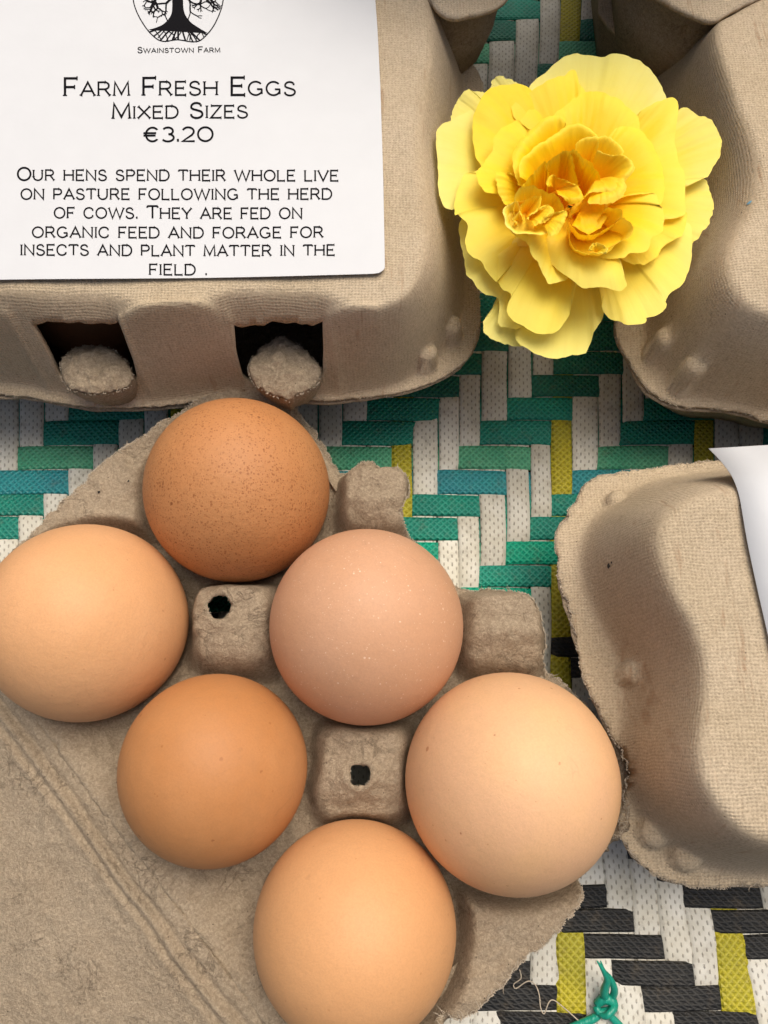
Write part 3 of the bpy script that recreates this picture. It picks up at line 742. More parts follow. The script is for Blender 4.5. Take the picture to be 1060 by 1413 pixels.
lp = PP(lab_px, ZL); lp = np.vstack([lp, np.array([[lp[-1][0] - .05, 21.4], [-10.6, 21.4]])])
def lab_h(X, Y): return ZL + .02 * np.sin(X * .7 + 1) * np.cos(Y * .6)
LSh = Sheet(lp, lab_h, .15, 0)
lab = LSh.build('price_label', M_PAPER, ul, (), .012); lab.data.polygons.foreach_set('use_smooth', [False] * len(lab.data.polygons))
def LPx(x, y):
    p = P(x, y, ZL + .01); return (p[0], p[1], lab_z(p[0], p[1]) + .006)
def arc(cx, cy, rx, ry, a0, a1, n=14):
    return [(cx + rx * math.cos(math.radians(a0 + (a1 - a0) * k / n)), cy + ry * math.sin(math.radians(a0 + (a1 - a0) * k / n))) for k in range(n + 1)]
G = {
 'A': (1.0, [[(0, 0), (.5, 1), (1, 0)], [(.19, .34), (.81, .34)]]),
 'C': (1.0, [arc(.52, .5, .5, .5, 42, 318, 22), [(.895, .84), (.895, .70)], [(.895, .16), (.895, .30)]]),
 'D': (.98, [[(.05, 0), (.05, 1)] , [(0, 1), (.45, 1)] + arc(.45, .5, .5, .5, 90, -90, 16) + [(0, 0)]]),
 'E': (.8, [[(.76, 1), (.05, 1), (.05, 0), (.78, 0)], [(.05, .52), (.62, .52)]]),
 'F': (.76, [[(.74, 1), (.05, 1), (.05, 0)], [(.05, .5), (.6, .5)]]),
 'G': (1.06, [arc(.52, .5, .5, .5, 42, 330, 24), [(1.0, .44), (.62, .44)], [(.96, .44), (.96, .08)]]),
 'H': (1.0, [[(.05, 0), (.05, 1)], [(.93, 0), (.93, 1)], [(.05, .52), (.93, .52)]]),
 'I': (.16, [[(.08, 0), (.08, 1)]]),
 'L': (.76, [[(.05, 1), (.05, 0), (.74, 0)]]),
 'M': (1.15, [[(.04, 0), (.1, 1), (.57, .1), (1.04, 1), (1.1, 0)]]),
 'N': (1.0, [[(.05, 0), (.05, 1), (.93, 0), (.93, 1)]]),
 'O': (1.1, [arc(.55, .5, .52, .5, 0, 360, 30)]),
 'P': (.85, [[(.05, 0), (.05, 1), (.5, 1)] + arc(.5, .73, .3, .27, 90, -90, 12) + [(.05, .46)]]),
 'R': (.92, [[(.05, 0), (.05, 1), (.5, 1)] + arc(.5, .74, .3, .26, 90, -90, 12) + [(.05, .48)], [(.5, .48), (.88, 0)]]),
 'S': (.82, [arc(.4, .74, .33, .26, 38, 200, 12) + [(.2, .58), (.42, .52), (.66, .44)] + arc(.41, .25, .37, .26, 28, -150, 14), [(.68, .9), (.68, .76)], [(.07, .1), (.07, .26)]]),
 'T': (.92, [[(0, 1), (.9, 1)], [(.45, 1), (.45, 0)], [(.01, 1.0), (.01, .86)], [(.89, 1.0), (.89, .86)]]),
 'U': (1.0, [[(.05, 1), (.05, .38)] + arc(.48, .38, .43, .38, 180, 360, 14) + [(.91, 1)]]),
 'V': (1.0, [[(0, 1), (.5, 0), (1, 1)]]),
 'W': (1.5, [[(0, 1), (.38, 0), (.75, .95), (1.12, 0), (1.5, 1)]]),
 'X': (.95, [[(0, 0), (.93, 1)], [(.02, 1), (.95, 0)]]),
 'Y': (.95, [[(0, 1), (.47, .46), (.94, 1)], [(.47, .46), (.47, 0)]]),
 'Z': (.85, [[(.03, 1), (.8, 1), (.02, 0), (.84, 0)]]),
 '3': (.85, [arc(.4, .74, .33, .26, 150, -80, 14), arc(.4, .26, .38, .27, 85, -150, 16)]),
 '2': (.88, [arc(.42, .7, .36, .3, 160, -20, 12) + [(.66, .45), (.06, 0), (.84, 0)]]),
 '0': (1.1, [arc(.52, .5, .47, .5, 0, 360, 30)]),
 '€': (1.05, [arc(.58, .5, .42, .5, 42, 318, 22), [(0, .6), (.82, .6)], [(0, .42), (.78, .42)]]),
 '.': (.2, [[(.06, 0), (.14, 0)]]), ' ': (.5, [])}
def stroke_mesh(V, Fc, pts, wd, mapf, closed=False):
    """flat pen stroke with mitred joints"""
    pts = [np.array(p, float) for p in pts]; n = len(pts); L = []; R = []
    for i in range(n):
        a = pts[i - 1] if i > 0 else None; b = pts[i + 1] if i < n - 1 else None
        if closed and i == 0: a = pts[-2]
        if closed and i == n - 1: b = pts[1]
        d1 = (pts[i] - a) if a is not None else (b - pts[i]); d2 = (b - pts[i]) if b is not None else d1
        d1 = d1 / (np.hypot(*d1) + 1e-9); d2 = d2 / (np.hypot(*d2) + 1e-9)
        n1 = np.array([-d1[1], d1[0]]); n2 = np.array([-d2[1], d2[0]]); m = n1 + n2; m /= (np.hypot(*m) + 1e-9)
        k = min(1 / max(m @ n1, .3), 2.2)
        L.append(pts[i] + m * wd / 2 * k); R.append(pts[i] - m * wd / 2 * k)
    b0 = len(V)
    for l, r in zip(L, R): V.append(mapf(*l)); V.append(mapf(*r))
    for i in range(n - 1):
        # picture y runs down; keep faces looking up
        Fc.append((b0 + 2 * i, b0 + 2 * i + 2, b0 + 2 * i + 3, b0 + 2 * i + 1))
def text_line(txt, x0, x1, ybase, hcap, hsmall, th=.125, gap=.26, tilt=0.0):
    adv = []
    for ch in txt:
        up = ch.upper(); h = hcap if (ch.isupper() or ch in '€320') else hsmall
        if ch == ' ': h = hsmall
        adv.append((up, h, G[up][0] * h))
    tot = sum(a[2] for a in adv) + gap * sum(hsmall for _ in adv[:-1])
    k = (x1 - x0) / tot; x = x0; V = []; Fc = []
    for (g, h, w_) in adv:
        for st in G[g][1]:
            pts = [(x + p[0] * h * k, ybase - p[1] * h + tilt * (x - x0)) for p in st]
            wd = th * 1.22 * h if g != '.' else .2 * h
            if g == '.': pts = [(pts[0][0] - .06 * h, pts[0][1] - .07 * h), (pts[0][0] + .10 * h, pts[0][1] - .07 * h)]
            cl = len(st) > 20 and abs(st[0][0] - st[-1][0]) < 1e-6
            stroke_mesh(V, Fc, pts, wd, LPx, cl)
            if g not in 'CGSOT€320.' and len(st) < 30:     # hair serifs
                for e, q in ((0, 1), (-1, -2)):
                    p = np.array(pts[e]); d = p - np.array(pts[q]); d /= np.hypot(*d) + 1e-9; nn = np.array([-d[1], d[0]])
                    if g == 'R' and e == -1 and len(st) > 5 or g in 'DP' and len(st) > 5: continue
                    if (g in 'AH' and abs(st[0][1] - st[-1][1]) < 1e-6 and abs(st[0][1]) not in (0, 1)) and len(st) == 2: continue
                    if g == 'R' and len(st) == 2 and e == 0: continue
                    stroke_mesh(V, Fc, [p - nn * .12 * h - d * .02 * h, p + nn * .12 * h - d * .02 * h], .075 * h, LPx)
        x += (w_ + gap * hsmall) * k
    o = mesh_obj('printed_text', V, Fc, M_INK, None, False); part(o, lab); o.matrix_parent_inverse = Matrix.Translation(-ul.location) @ Matrix.Identity(4)
    o.parent = lab; o.matrix_parent_inverse = Matrix.Identity(4)
    return o
text_line('Swainstown Farm', 190, 304, 72.5, 7.6, 6.0, .15)
text_line('Farm Fresh Eggs', 88, 408, 131, 24, 18.5, .115, .22, .003)
text_line('Mixed Sizes', 155, 342, 163, 20.5, 16.5, .12, .22)
text_line('€3.20', 198, 296, 195, 19, 19, .12, .12)
text_line('Our hens spend their whole live', 24, 467, 248.5, 17.5, 14.3, .125, .22, .002)
text_line('on pasture following the herd', 29, 458, 275, 17, 14.3, .125, .22, -.001)
text_line('of cows. They are fed on', 75, 417, 301, 17, 14.3, .125, .22)
text_line('organic feed and forage for', 45, 446, 328, 17, 14.3, .125, .22, -.002)
text_line('insects and plant matter in the', 29, 462, 352.5, 17, 14.3, .125, .22, -.001)
text_line('field .', 206, 286, 378.5, 17, 14.3, .125, .22, -.001)
# tree emblem in a shield
V = []; Fc = []
shield = smooth_poly([(186, -60), (182, -20), (184, 4), (191, 22), (203, 41), (212, 50), (219, 55.5), (228, 57.5), (238, 55.5), (245, 54.5), (254, 56), (264, 58), (275, 57.5), (284, 50), (294, 38), (302, 22), (308, 4), (309, -20), (305, -60)], 2, False)
stroke_mesh(V, Fc, list(shield), 1.5, LPx)
def poly_fill(pts):
    b0 = len(V); [V.append(LPx(*p)) for p in pts]; Fc.append(tuple(range(b0, b0 + len(pts)))[::-1])
L_ = smooth_poly([(236, -60), (237, -12), (238, 8), (237, 20), (229, 31), (219, 37), (204, 41)], 2, False)
R_ = smooth_poly([(255, -60), (253, -12), (252.5, 8), (255, 20), (262, 30), (272, 37), (287, 46)], 2, False)
b0 = len(V)
for l, r in zip(L_, R_): V.append(LPx(*l)); V.append(LPx(*r))
for i in range(len(L_) - 1): Fc.append((b0 + 2 * i, b0 + 2 * i + 2, b0 + 2 * i + 3, b0 + 2 * i + 1))
def branch(x, y, a, l, wd, depth, rnd):
    if depth == 0 or y > 52: return
    pts = [(x, y)]
    for k in range(3):
        a += rnd.uniform(-.35, .35); x += math.cos(a) * l / 3; y += math.sin(a) * l / 3; pts.append((x, y))
    stroke_mesh(V, Fc, pts, wd, LPx)
    for s in (-1, 1): branch(x, y, a + s * rnd.uniform(.35, .8), l * .72, wd * .68, depth - 1, rnd)
rn = random.Random(4)
for (x, y, a, l) in [(246, -8, 2.9, 26), (246, -12, .25, 26), (218, -6, 2.2, 14), (210, 0, 1.6, 10), (214, 2, .9, 12), (284, -4, 1.2, 12), (290, -2, .6, 10), (278, -4, 1.9, 10)]:
    branch(x, y, a, l * .8, 3.2, 4, rn)
# roots: the base under the trunk, woven
for (a, b, wd) in [((240, 32), (206, 44), 2.2), ((241, 34), (212, 50), 2.0), ((243, 36), (221, 56), 2.2), ((245, 37), (229, 57), 1.6), ((246, 36), (238, 55), 2.4), ((247, 36), (246, 54), 2.6), ((250, 36), (256, 56), 2.4), ((252, 36), (266, 57), 2.0),
                   ((254, 34), (276, 56), 2.2), ((255, 32), (285, 48), 2.0), ((222, 38), (232, 56), 1.4), ((214, 42), (222, 54), 1.3), ((230, 36), (218, 52), 1.4), ((234, 44), (242, 55), 1.5), ((262, 38), (258, 56), 1.3), ((268, 40), (262, 56), 1.5), ((272, 42), (282, 52), 1.3), ((250, 44), (238, 56), 1.5), ((262, 44), (272, 57), 1.4), ((278, 44), (270, 56), 1.4)]:
    mx, my = (a[0] + b[0]) / 2 + rn.uniform(-2, 2), (a[1] + b[1]) / 2 + rn.uniform(-2, 1); stroke_mesh(V, Fc, [a, (mx, my), b], wd, LPx)
em = mesh_obj('tree_emblem', V, Fc, M_INK, None, False); em.parent = lab
# label of the right carton: flat on the lid, its corner bent down past the edge
edge = [(978, 619, 5.65), (990, 631, 5.95), (1002, 645, 6.25), (1012, 660, 6.48), (1020, 682, 6.60), (1024, 705, 6.64), (1030, 742, 6.65), (1040, 790, 6.65), (1060, 878, 6.65), (1085, 985, 6.65), (1110, 1090, 6.65)]
E3 = smooth_poly(np.array([P(*e) for e in edge]), 2, False); ncol = 8; V = []
for p in E3:
    for k in range(ncol): V.append((p[0] + k * .8, p[1] + k * .05, p[2] + .03 * math.sin(k)*0))
o = mesh_obj('blank_label', V, [f[::-1] for f in grid_faces(len(E3), ncol)], M_PAPER, None, True); part(o, rr_)
md = o.modifiers.new('thickness', 'SOLIDIFY'); md.thickness = .012 * CM; md.offset = 0

# ------------------------------------------------------------------ rose
def petal_material():
    m, nd, lk, bs = newmat('rose petal')
    at = nd.new('ShaderNodeAttribute'); at.attribute_name = 'along'; ap = nd.new('ShaderNodeAttribute'); ap.attribute_name = 'pale'
    tc = nd.new('ShaderNodeTexCoord'); geo = nd.new('ShaderNodeNewGeometry')
    pos = mapping(nd, lk, geo.outputs['Position'], (100, 100, 100))
    nz = noise_n(nd, lk, pos, 1.6, 4, .6)
    al = math_n(nd, lk, 'ADD', at.outputs['Fac'], math_n(nd, lk, 'MULTIPLY', math_n(nd, lk, 'SUBTRACT', nz, .5), .25))
    r = ramp(nd, [(0.0, (.92, .38, .001)), (.28, (.93, .52, .001)), (.7, (.93, .65, .003)), (1.0, (.93, .74, .05))]); lk.new(al, r.inputs[0])
    r2 = ramp(nd, [(0.0, (.96, .68, .01)), (.5, (.96, .79, .06)), (1.0, (.94, .86, .27))]); lk.new(al, r2.inputs[0])
    c = mixc(nd, lk, ap.outputs['Fac'], r.outputs[0], r2.outputs[0])
    vein = noise_n(nd, lk, mapping(nd, lk, tc.outputs['UV'], (26, 1.3, 1)), 1.0, 5, .65, .15)
    c = mixc(nd, lk, math_n(nd, lk, 'MULTIPLY', thresh(nd, lk, vein, .4, .75), .09), c, (.62, .40, .03))
    lk.new(c, bs.inputs['Base Color'])
    h = math_n(nd, lk, 'ADD', vein, math_n(nd, lk, 'MULTIPLY', noise_n(nd, lk, pos, 6, 4, .6), .5))
    lk.new(bump(nd, lk, h, .0004, .35), bs.inputs['Normal'])
    bs.inputs['Roughness'].default_value = .55; bs.inputs['Specular IOR Level'].default_value = .3
    
    tr = nd.new('ShaderNodeBsdfTranslucent'); lk.new(c, tr.inputs['Color'])
    mx = nd.new('ShaderNodeMixShader'); mx.inputs[0].default_value = .27
    out = nd['Material Output'] if 'Material Output' in nd else None
    lk.new(bs.outputs[0], mx.inputs[1]); lk.new(tr.outputs[0], mx.inputs[2]); lk.new(mx.outputs[0], out.inputs[0])
    return m
M_PETAL = petal_material()
def catmull(p, n):
    p = np.asarray(p, float); m = len(p); L = np.r_[0, np.cumsum(np.hypot(*(p[1:] - p[:-1]).T[:2]))]
    t = np.linspace(0, L[-1], n); out = []
    for tt in t:
        i = min(max(np.searchsorted(L, tt) - 1, 0), m - 2); u = (tt - L[i]) / (L[i + 1] - L[i] + 1e-9)
        p0 = p[max(i - 1, 0)]; p1 = p[i]; p2 = p[i + 1]; p3 = p[min(i + 2, m - 1)]
        out.append(.5 * ((2 * p1) + (-p0 + p2) * u + (2 * p0 - 5 * p1 + 4 * p2 - p3) * u * u + (-p0 + 3 * p1 - 3 * p2 + p3) * u ** 3))
    return np.array(out)
rose = empty('rose', (4.3, 12.1, 4.2), 'large open yellow rose bloom lying between the two upper cartons', 'rose')
CR = {'3': (580, 60, 4.417), '4': (780, 60, 4.417), '5': (580, 270, 4.417), '6': (780, 270, 4.417), 'c': (680, 120, 4.417), 'f': (0, 0, 1)}
def petal(edge_pts, base, zr, zb, pale=0., cup=.25, curl=.0, ruff=.03, sd=0, along0=0., fr=1.0):
    """edge_pts: free edge as (crop, x, y); base: picture point where the petal is attached; zr, zb heights of edge and base"""
    q = []
    for c, x, y in edge_pts: ox, oy, k = CR[c]; q.append((ox + x / k, oy + y / k))
    q = np.array(q); n = 56
    e = catmull(q, n); r = random.Random(sd); ph = r.uniform(0, 6)
    for i in range(n):
        nn = mnoise.noise_vector((i * .55, sd * 7.7, 0)) + mnoise.noise_vector((i * .23, sd * 3.3, 5)); e[i] += np.array([nn.x, nn.y]) * 1.6
    nu = 20; V = []; UV = []; AL = []; PA = []
    B = P(base[0], base[1], zb); B_px = base
    for j in range(nu):
        u = (j + .15) / (nu - .85)
        for i in range(n):
            t = i / (n - 1); side = abs(2 * t - 1)
            zrr = zr if not hasattr(zr, '__len__') else float(np.interp(t, np.linspace(0, 1, len(zr)), zr))
            E = P(e[i][0], e[i][1], zrr)
            w2 = 1 - fr + fr * u; p = B + (E - B) * w2; p[2] = B[2] + (E[2] - B[2]) * u
            zz = p[2] + cup * math.sin(math.pi * u) * (.6 + .4 * math.cos(math.pi * (t - .5)))
            zz += 1.3 * ruff * (u ** 2) * (math.sin(t * 11 + ph) + .55 * math.sin(t * 23 + ph * 2) + .5 * mnoise.noise((t * 7, u * 3, sd)))
            zz -= (curl + .05) * max(0, u - .8) ** 2 * 25 * (1 - side ** 6)
            zz -= .09 * side ** 7 * u * (1 if fr == 1.0 else .3)
            zz += (.09 * mnoise.noise((E[0] * .9, E[1] * .9, sd * 3.1 + u * 2)) + .03 * mnoise.noise((t * 22, sd * 2.3, u * 2.5))) * u
            V.append((p[0], p[1], zz)); UV.append((t, u)); AL.append((along0 + (1 - along0) * u) * (.58 + .42 * float(sstep(20, 110, math.hypot(B_px[0] + (e[i][0] - B_px[0]) * w2 - 792, B_px[1] + (e[i][1] - B_px[1]) * w2 - 285))))); PA.append(pale)
    fs = grid_faces(nu, n)
    o = mesh_obj('petal', V, fs, M_PETAL, None, True, UV, {'along': AL, 'pale': PA}); part(o, rose)
    return o
def E_(s):
    """'3 680,240 760,170 / 4 50,38' -> edge list"""
    out = []
    for chunk in s.split('/'):
        w_ = chunk.split(); c = w_[0]
        for t in w_[1:]: x, y = t.split(','); out.append((c, float(x), float(y)))
    return out
CB = (792, 285)
# outermost, pale
petal(E_('3 640,330 680,240 760,170 840,95 930,38 1030,45 / 4 240,60 330,60 440,90 510,130 560,200 600,270 617,330 600,370 470,430'), CB, 6.05, 5.3, .95, .18, .0, .03, 1)
petal(E_('4 640,520 692,410 750,394 830,430 900,462 945,520 960,590 945,680 900,760 880,800 845,812 740,850'), CB, 6.25, 5.2, .6, .15, .02, .03, 2)
petal(E_('4 700,800 850,815 880,850 905,950 908,1005 / 6 900,90 880,160 840,220 778,290 700,300'), CB, 6.0, 5.1, .6, .15, .0, .03, 3)
petal(E_('5 475,600 430,690 390,750 382,795 400,840 470,880 580,906 640,900 700,800'), CB, 5.7, 5.0, .9, .12, .0, .03, 5)
petal(E_('5 560,700 585,820 590,900 640,930 740,972 870,976 960,955 1013,943 1030,920 / 6 180,830 240,720 262,640 250,560'), CB, 5.85, 5.0, .75, .15, .0, .04, 6)
petal(E_('5 300,80 243,150 245,250 270,370 280,480 330,530 380,590 440,605 480,612 487,680 478,780 540,790 630,790 640,700'), CB, 5.95, 5.05, .8, .12, .0, .03, 7)
petal(E_('3 185,470 190,430 205,385 240,320 290,282 310,282 335,292 400,280 440,300'), CB, 5.9, 5.2, .85, .1, .0, .03, 8)
petal(E_('3 425,290 440,215 490,192 560,202 620,232 660,300'), CB, 5.8, 5.2, .95, .1, .0, .02, 9)
petal(E_('3 360,500 325,388 240,420 120,490 95,590 104,700 110,800 116,920 150,985 203,1000 230,960 300,900 400,800'), CB, 6.2, 5.25, .85, .15, .0, .03, 10)
petal(E_('6 600,120 740,150 775,240 783,330 770,420 715,530 640,600 608,650 616,672 600,702 540,725 500,732 497,765 400,779 340,755 290,730 235,650 250,580'), CB, 6.2, 5.2, .55, .2, .0, .05, 4)
# middle ring, yellow
petal(E_('3 400,760 370,722 335,660 322,520 325,430 370,330 430,262 530,246 650,228 695,262 700,320 640,420 600,470'), CB, 6.5, 5.5, .05, .2, .03, .03, 11)
petal(E_('3 575,440 560,375 640,300 760,240 870,190 940,150 970,220 1015,285 980,420 900,440'), CB, 6.5, 5.55, .1, .2, .0, .03, 12)
petal(E_('3 800,470 830,400 900,350 985,285 / 4 120,272 200,280 300,320 400,375 450,420 470,480 480,540 420,600'), CB, 6.75, 5.6, .05, .22, .03, .02, 13)
petal(E_('4 400,520 460,415 540,365 620,330 665,324 690,380 690,480 684,560 695,640 703,725 720,745 742,830 737,960 732,1030 620,1060 500,1000'), CB, 6.55, 5.5, .2, .2, .02, .025, 14)
petal(E_('6 560,50 730,100 740,160 722,230 680,257 600,300 560,370 500,410 440,412 350,380 300,300'), CB, 6.4, 5.4, .15, .15, .0, .03, 15)
petal(E_('3 420,700 330,775 270,790 230,870 205,960 212,1050 / 5 225,115 250,140 287,190 278,280 300,350 370,390 400,430 440,480 470,515 480,440 470,350'), CB, 6.45, 5.4, .3, .2, .02, .035, 16)
petal(E_('5 650,290 560,285 500,310 474,370 482,440 478,500 500,560 552,600 530,680 560,740 630,770 690,810 725,826 780,815 835,800 900,730 930,640 945,540 930,450'), CB, 6.4, 5.4, .35, .3, .05, .045, 17)
# inner ring
petal(E_('3 400,900 352,825 350,770 400,690 450,620 450,560 520,490 590,455 625,485 655,520 620,640'), CB, 6.95, 5.9, .0, .15, .02, .02, 18)
petal(E_('3 520,960 470,870 462,800 470,775 520,780 570,800 600,840'), (760, 290), 7.0, 6.0, .0, .15, .02, .02, 19)
petal(E_('4 230,640 272,552 340,497 400,503 480,540 550,620 600,720 612,830 605,930 560,980 420,960'), CB, 6.85, 5.9, .0, .22, .03, .02, 20)
petal(E_('4 250,1000 290,960 380,915 480,910 560,905 590,990 / 6 607,60 606,160 590,222 520,262 500,335 430,347 385,348 355,371 200,362 60,345 0,300'), (790, 295), 7.2, 6.2, .1, .2, .0, .04, 21)
petal(E_('3 600,840 575,760 570,650 640,540 740,460 830,430 870,440 895,470 860,560'), (775, 275), 7.25, 6.2, .0, .2, .03, .015, 22, along0=0.1, fr=0.6)
petal(E_('3 610,800 618,700 720,600 800,540 900,475 960,470 1020,480 / 4 190,520 215,562 200,640'), (790, 270), 7.45, 6.4, .0, .1, .05, .015, 23, along0=0.1, fr=0.55)
petal(E_('4 60,620 100,575 200,560 270,562 330,600 355,665 300,720'), (800, 262), 7.4, 6.5, .05, .1, .04, .01, 24, along0=0.2, fr=0.6)
petal(E_('5 880,90 800,215 757,260 770,340 830,420 920,500 990,546 / 6 180,542 260,552 340,560 385,525 392,510 370,450 345,382 250,340'), (785, 300), 7.1, 6.1, .45, .35, .06, .03, 25)
petal(E_('5 620,20 545,30 512,70 510,110 528,170 580,225 650,268 690,340 735,405 770,490 790,532 830,530 905,495 870,400'), (775, 292), [7.5, 7.5, 7.4, 7.2, 6.9, 6.8], 6.2, .35, .2, .04, .03, 26, along0=0.2, fr=0.8)
# heart: small upright petals round two swirls
petal(E_('c 640,380 710,392 760,400 840,440 866,490 830,550 800,590 740,620 680,640'), (800, 262), 7.6, 6.6, .15, .25, .05, .03, 30, along0=0.1, fr=0.6)
petal(E_('c 560,660 590,640 650,625 740,635 800,600 825,575 818,625 780,662 700,692 640,692 590,675'), (822, 248), 7.75, 7.2, .3, .12, .05, .02, 31)
petal(E_('c 470,400 500,395 560,420 620,460 655,540 640,600 590,640 555,655'), (792, 262), 7.55, 6.3, .0, -.25, .0, .015, 32, along0=0.15, fr=0.35)
petal(E_('c 415,385 470,365 520,380 560,430 600,470 640,520'), (795, 240), 7.65, 6.4, .0, -.2, .0, .015, 33, along0=0.2, fr=0.35)
petal(E_('c 165,620 200,570 240,530 300,460 328,450 345,520 335,605'), (765, 270), 7.5, 6.5, .0, -.1, .0, .01, 34, along0=0.15, fr=0.5)
petal(E_('c 330,470 350,430 410,395 470,392 490,430 505,500 530,585'), (775, 262), 7.6, 6.3, .0, -.2, .0, .015, 35, along0=0.1, fr=0.4)
petal(E_('c 335,600 335,540 370,530 440,560 500,592 530,600 560,660 520,685 470,682 400,650'), (765, 262), 7.75, 7.35, .1, .1, .05, .02, 36)
petal(E_('c 130,760 145,640 200,608 260,594 320,618 375,640 420,690 440,740'), (735, 300), 7.7, 6.7, .15, -.15, .0, .02, 37, along0=0.15, fr=0.45)
petal(E_('c 190,810 165,740 195,690 260,650 300,660 290,720 240,780'), (722, 300), 7.65, 7.0, .2, .05, .0, .01, 38)
petal(E_('c 150,830 120,800 165,740 150,672 95,690 65,740 78,820 100,860 160,890 250,890 330,880 330,830'), (720, 300), [7.75, 7.75, 7.75, 7.7, 7.6], 7.1, .65, .1, .0, .02, 39, along0=0.3, fr=0.5)
petal(E_('c 200,810 240,770 300,730 370,713 372,760 330,800 260,830'), (728, 302), 7.8, 7.3, .4, .08, .03, .01, 40)
petal(E_('c 300,830 320,790 370,765 420,758 462,762 440,812 400,870 350,890'), (745, 308), 7.85, 7.4, .5, .08, .03, .01, 41)
petal(E_('c 470,780 480,730 540,680 620,670 690,700 700,780 660,850 600,890 540,870 490,830'), (800, 292), 7.35, 7.15, .0, .12, .0, .01, 42, .3)
petal(E_('c 660,780 690,740 770,733 795,775 750,820 690,860 610,892 540,885 500,850 470,815'), (815, 290), 7.65, 6.7, .1, -.2, .0, .012, 43, along0=0.2, fr=0.45)
petal(E_('c 450,830 465,870 478,930 540,992 620,1006 690,1008 740,960 800,920 862,880 862,830 800,785 760,800'), (805, 305), 7.6, 6.6, .2, -.1, .0, .02, 44, along0=0.2, fr=0.4)
petal(E_('c 585,985 600,960 640,948 690,975 697,1005 650,1010'), (822, 348), 7.66, 7.45, .4, .03, .0, .01, 45)
# calyx and stem underneath
m_, nd, lk, bs = newmat('green stem'); bs.inputs['Base Color'].default_value = (.06, .14, .03, 1); bs.inputs['Roughness'].default_value = .5
V = []; Fc = []; c0 = P(792, 285, 5.3)
tube(V, Fc, [(c0[0], c0[1], 5.5), (c0[0], c0[1] + .02, 5.0), (c0[0] - .02, c0[1] + .05, 4.6), (c0[0], c0[1] + .1, 4.35)], [.55, .5, .42, .2], 12)
part(mesh_obj('calyx', V, Fc, m_), rose)
V = []; Fc = []
tube(V, Fc, [(c0[0], c0[1] + .1, 4.4), (c0[0] + .15, c0[1] + .6, 3.0), (c0[0] + .4, c0[1] + 1.6, 1.5), (c0[0] + .6, c0[1] + 2.8, .35)], [.16, .15, .15, .14], 10)
part(mesh_obj('stem', V, Fc, m_), rose)

# ------------------------------------------------------------------ knot and thread on the mat
m_, nd, lk, bs = newmat('green twine'); bs.inputs['Base Color'].default_value = (.0, .26, .17, 1); bs.inputs['Roughness'].default_value = .33
geo = nd.new('ShaderNodeNewGeometry'); tn = noise_n(nd, lk, mapping(nd, lk, geo.outputs['Position'], (900, 160, 300)), 1, 3, .6)
lk.new(bump(nd, lk, tn, .0006, .7), bs.inputs['Normal']); lk.new(mixc(nd, lk, tn, (.0, .20, .13), (.02, .36, .25)), bs.inputs['Base Color'])
kn = empty('knotted_twine', P(832, 1380, 0), 'knot of shiny green plastic twine tied through the mat near the bottom edge', 'twine')
def px_tube(pts, rad, name, sub_=3, n=8):
    p3 = catmull(np.array([list(P(x, y, z)) for x, y, z in pts]), len(pts) * sub_); rr = .74 * np.interp(np.linspace(0, 1, len(p3)), np.linspace(0, 1, len(rad)), rad)
    V = []; Fc = []; tube(V, Fc, [tuple(p) for p in p3], list(rr), n); part(mesh_obj(name, V, Fc, m_), kn)
px_tube([(823, 1386, .3), (835, 1378, .42), (846, 1384, .4), (843, 1395, .38), (828, 1397, .34), (822, 1388, .3)], [.13, .17, .17, .16, .15, .12], 'knot')
px_tube([(826, 1398, .32), (836, 1402, .5), (846, 1392, .5), (848, 1378, .3)], [.09, .12, .12, .07], 'knot')
px_tube([(836, 1380, .35), (834, 1368, .6), (838, 1352, .9), (832, 1338, 1.1), (824, 1326, 1.2)], [.15, .14, .11, .08, .02], 'loose_end')
px_tube([(844, 1380, .35), (848, 1366, .6), (842, 1350, .85), (834, 1340, .95), (829, 1326, 1.1)], [.12, .12, .10, .06, .02], 'loose_end')
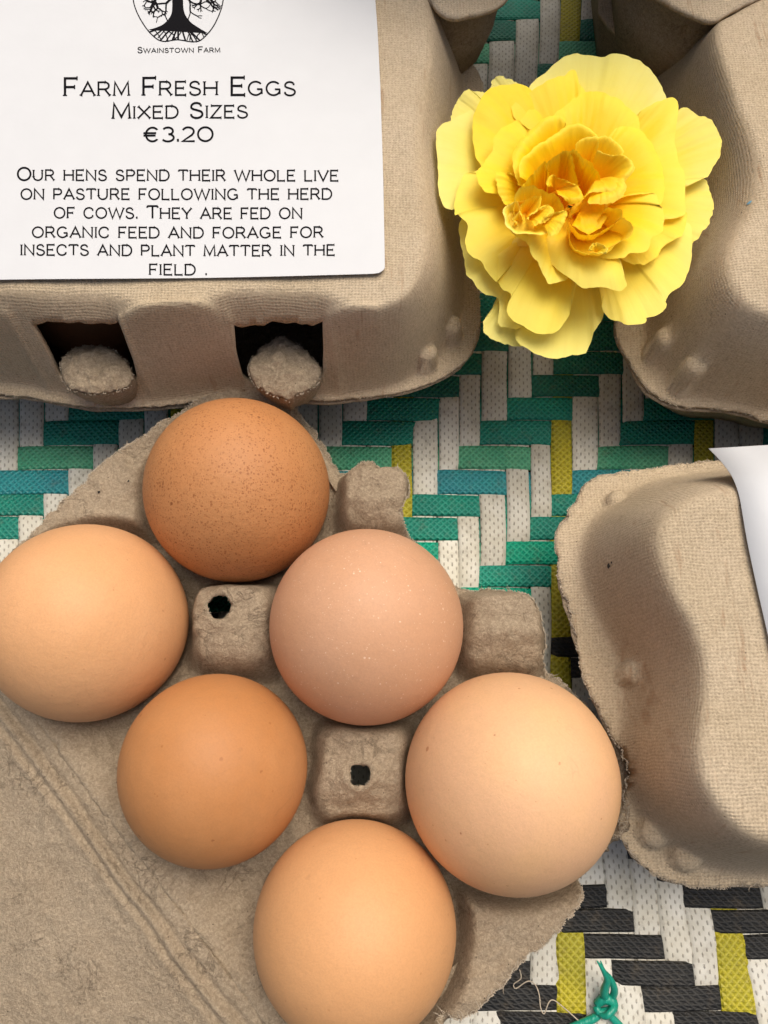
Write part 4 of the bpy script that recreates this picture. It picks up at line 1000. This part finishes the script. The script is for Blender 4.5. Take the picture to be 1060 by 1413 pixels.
px_tube([(830, 1398, .3), (818, 1406, .25), (800, 1413, .2), (780, 1420, .15)], [.12, .14, .12, .08], 'loose_end')
px_tube([(838, 1398, .3), (848, 1408, .25), (858, 1418, .2), (866, 1430, .15)], [.12, .13, .12, .08], 'loose_end')
V = []; Fc = []
p3 = catmull(np.array([list(P(x, y, z)) for x, y, z in [(717, 1338, .3), (719, 1350, .28), (709, 1358, .2), (712, 1364, .2), (728, 1354, .25), (738, 1358, .22), (744, 1372, .2), (746, 1390, .2), (751, 1399, .2), (757, 1384, .25), (764, 1380, .25), (780, 1392, .2), (800, 1410, .2)]]), 60)
tube(V, Fc, [tuple(p) for p in p3], .014, 5); th_ = mesh_obj('thread', V, Fc, M_FIBRE); tag(th_, 'thin curly tan thread lying on the black strips beside the tray', 'thread')
# small specks pressed into the lids
def fleck(S, x, y, r, col, parent):
    m_, nd, lk, bs = newmat('fleck'); bs.inputs['Base Color'].default_value = (*col, 1); bs.inputs['Roughness'].default_value = .8
    p = S.hit(x, y); rr = random.Random(x); n = 9; e = .05
    gx = float(S.at(p[0] + e, p[1]) - S.at(p[0] - e, p[1])) / 2 / e; gy = float(S.at(p[0], p[1] + e) - S.at(p[0], p[1] - e)) / 2 / e
    nv = Vector((-gx, -gy, 1)).normalized(); t1 = nv.cross(Vector((0, 1, 0))).normalized(); t2 = nv.cross(t1); c = Vector(p) + nv * .02
    V = [tuple(c + nv * .015)]
    for k in range(n):
        a = 2 * math.pi * k / n; q = r * rr.uniform(.6, 1.2); V.append(tuple(c + t1 * q * math.cos(a) + t2 * q * .8 * math.sin(a)))
    part(mesh_obj('fleck', V, [(0, 1 + k, 1 + (k + 1) % n) for k in range(n)], m_, None, True), parent)
fleck(QS, 841, 781, .075, (.03, .028, .025), rr_)
fleck(QS, 845, 776, .04, (.03, .028, .025), rr_)
fleck(RS, 1035, 280, .07, (.16, .36, .5), ur)
fleck(TS, 137, 679, .04, (.02, .015, .01), tray_t)
fleck(TS, 178, 664, .03, (.02, .015, .01), tray_t)
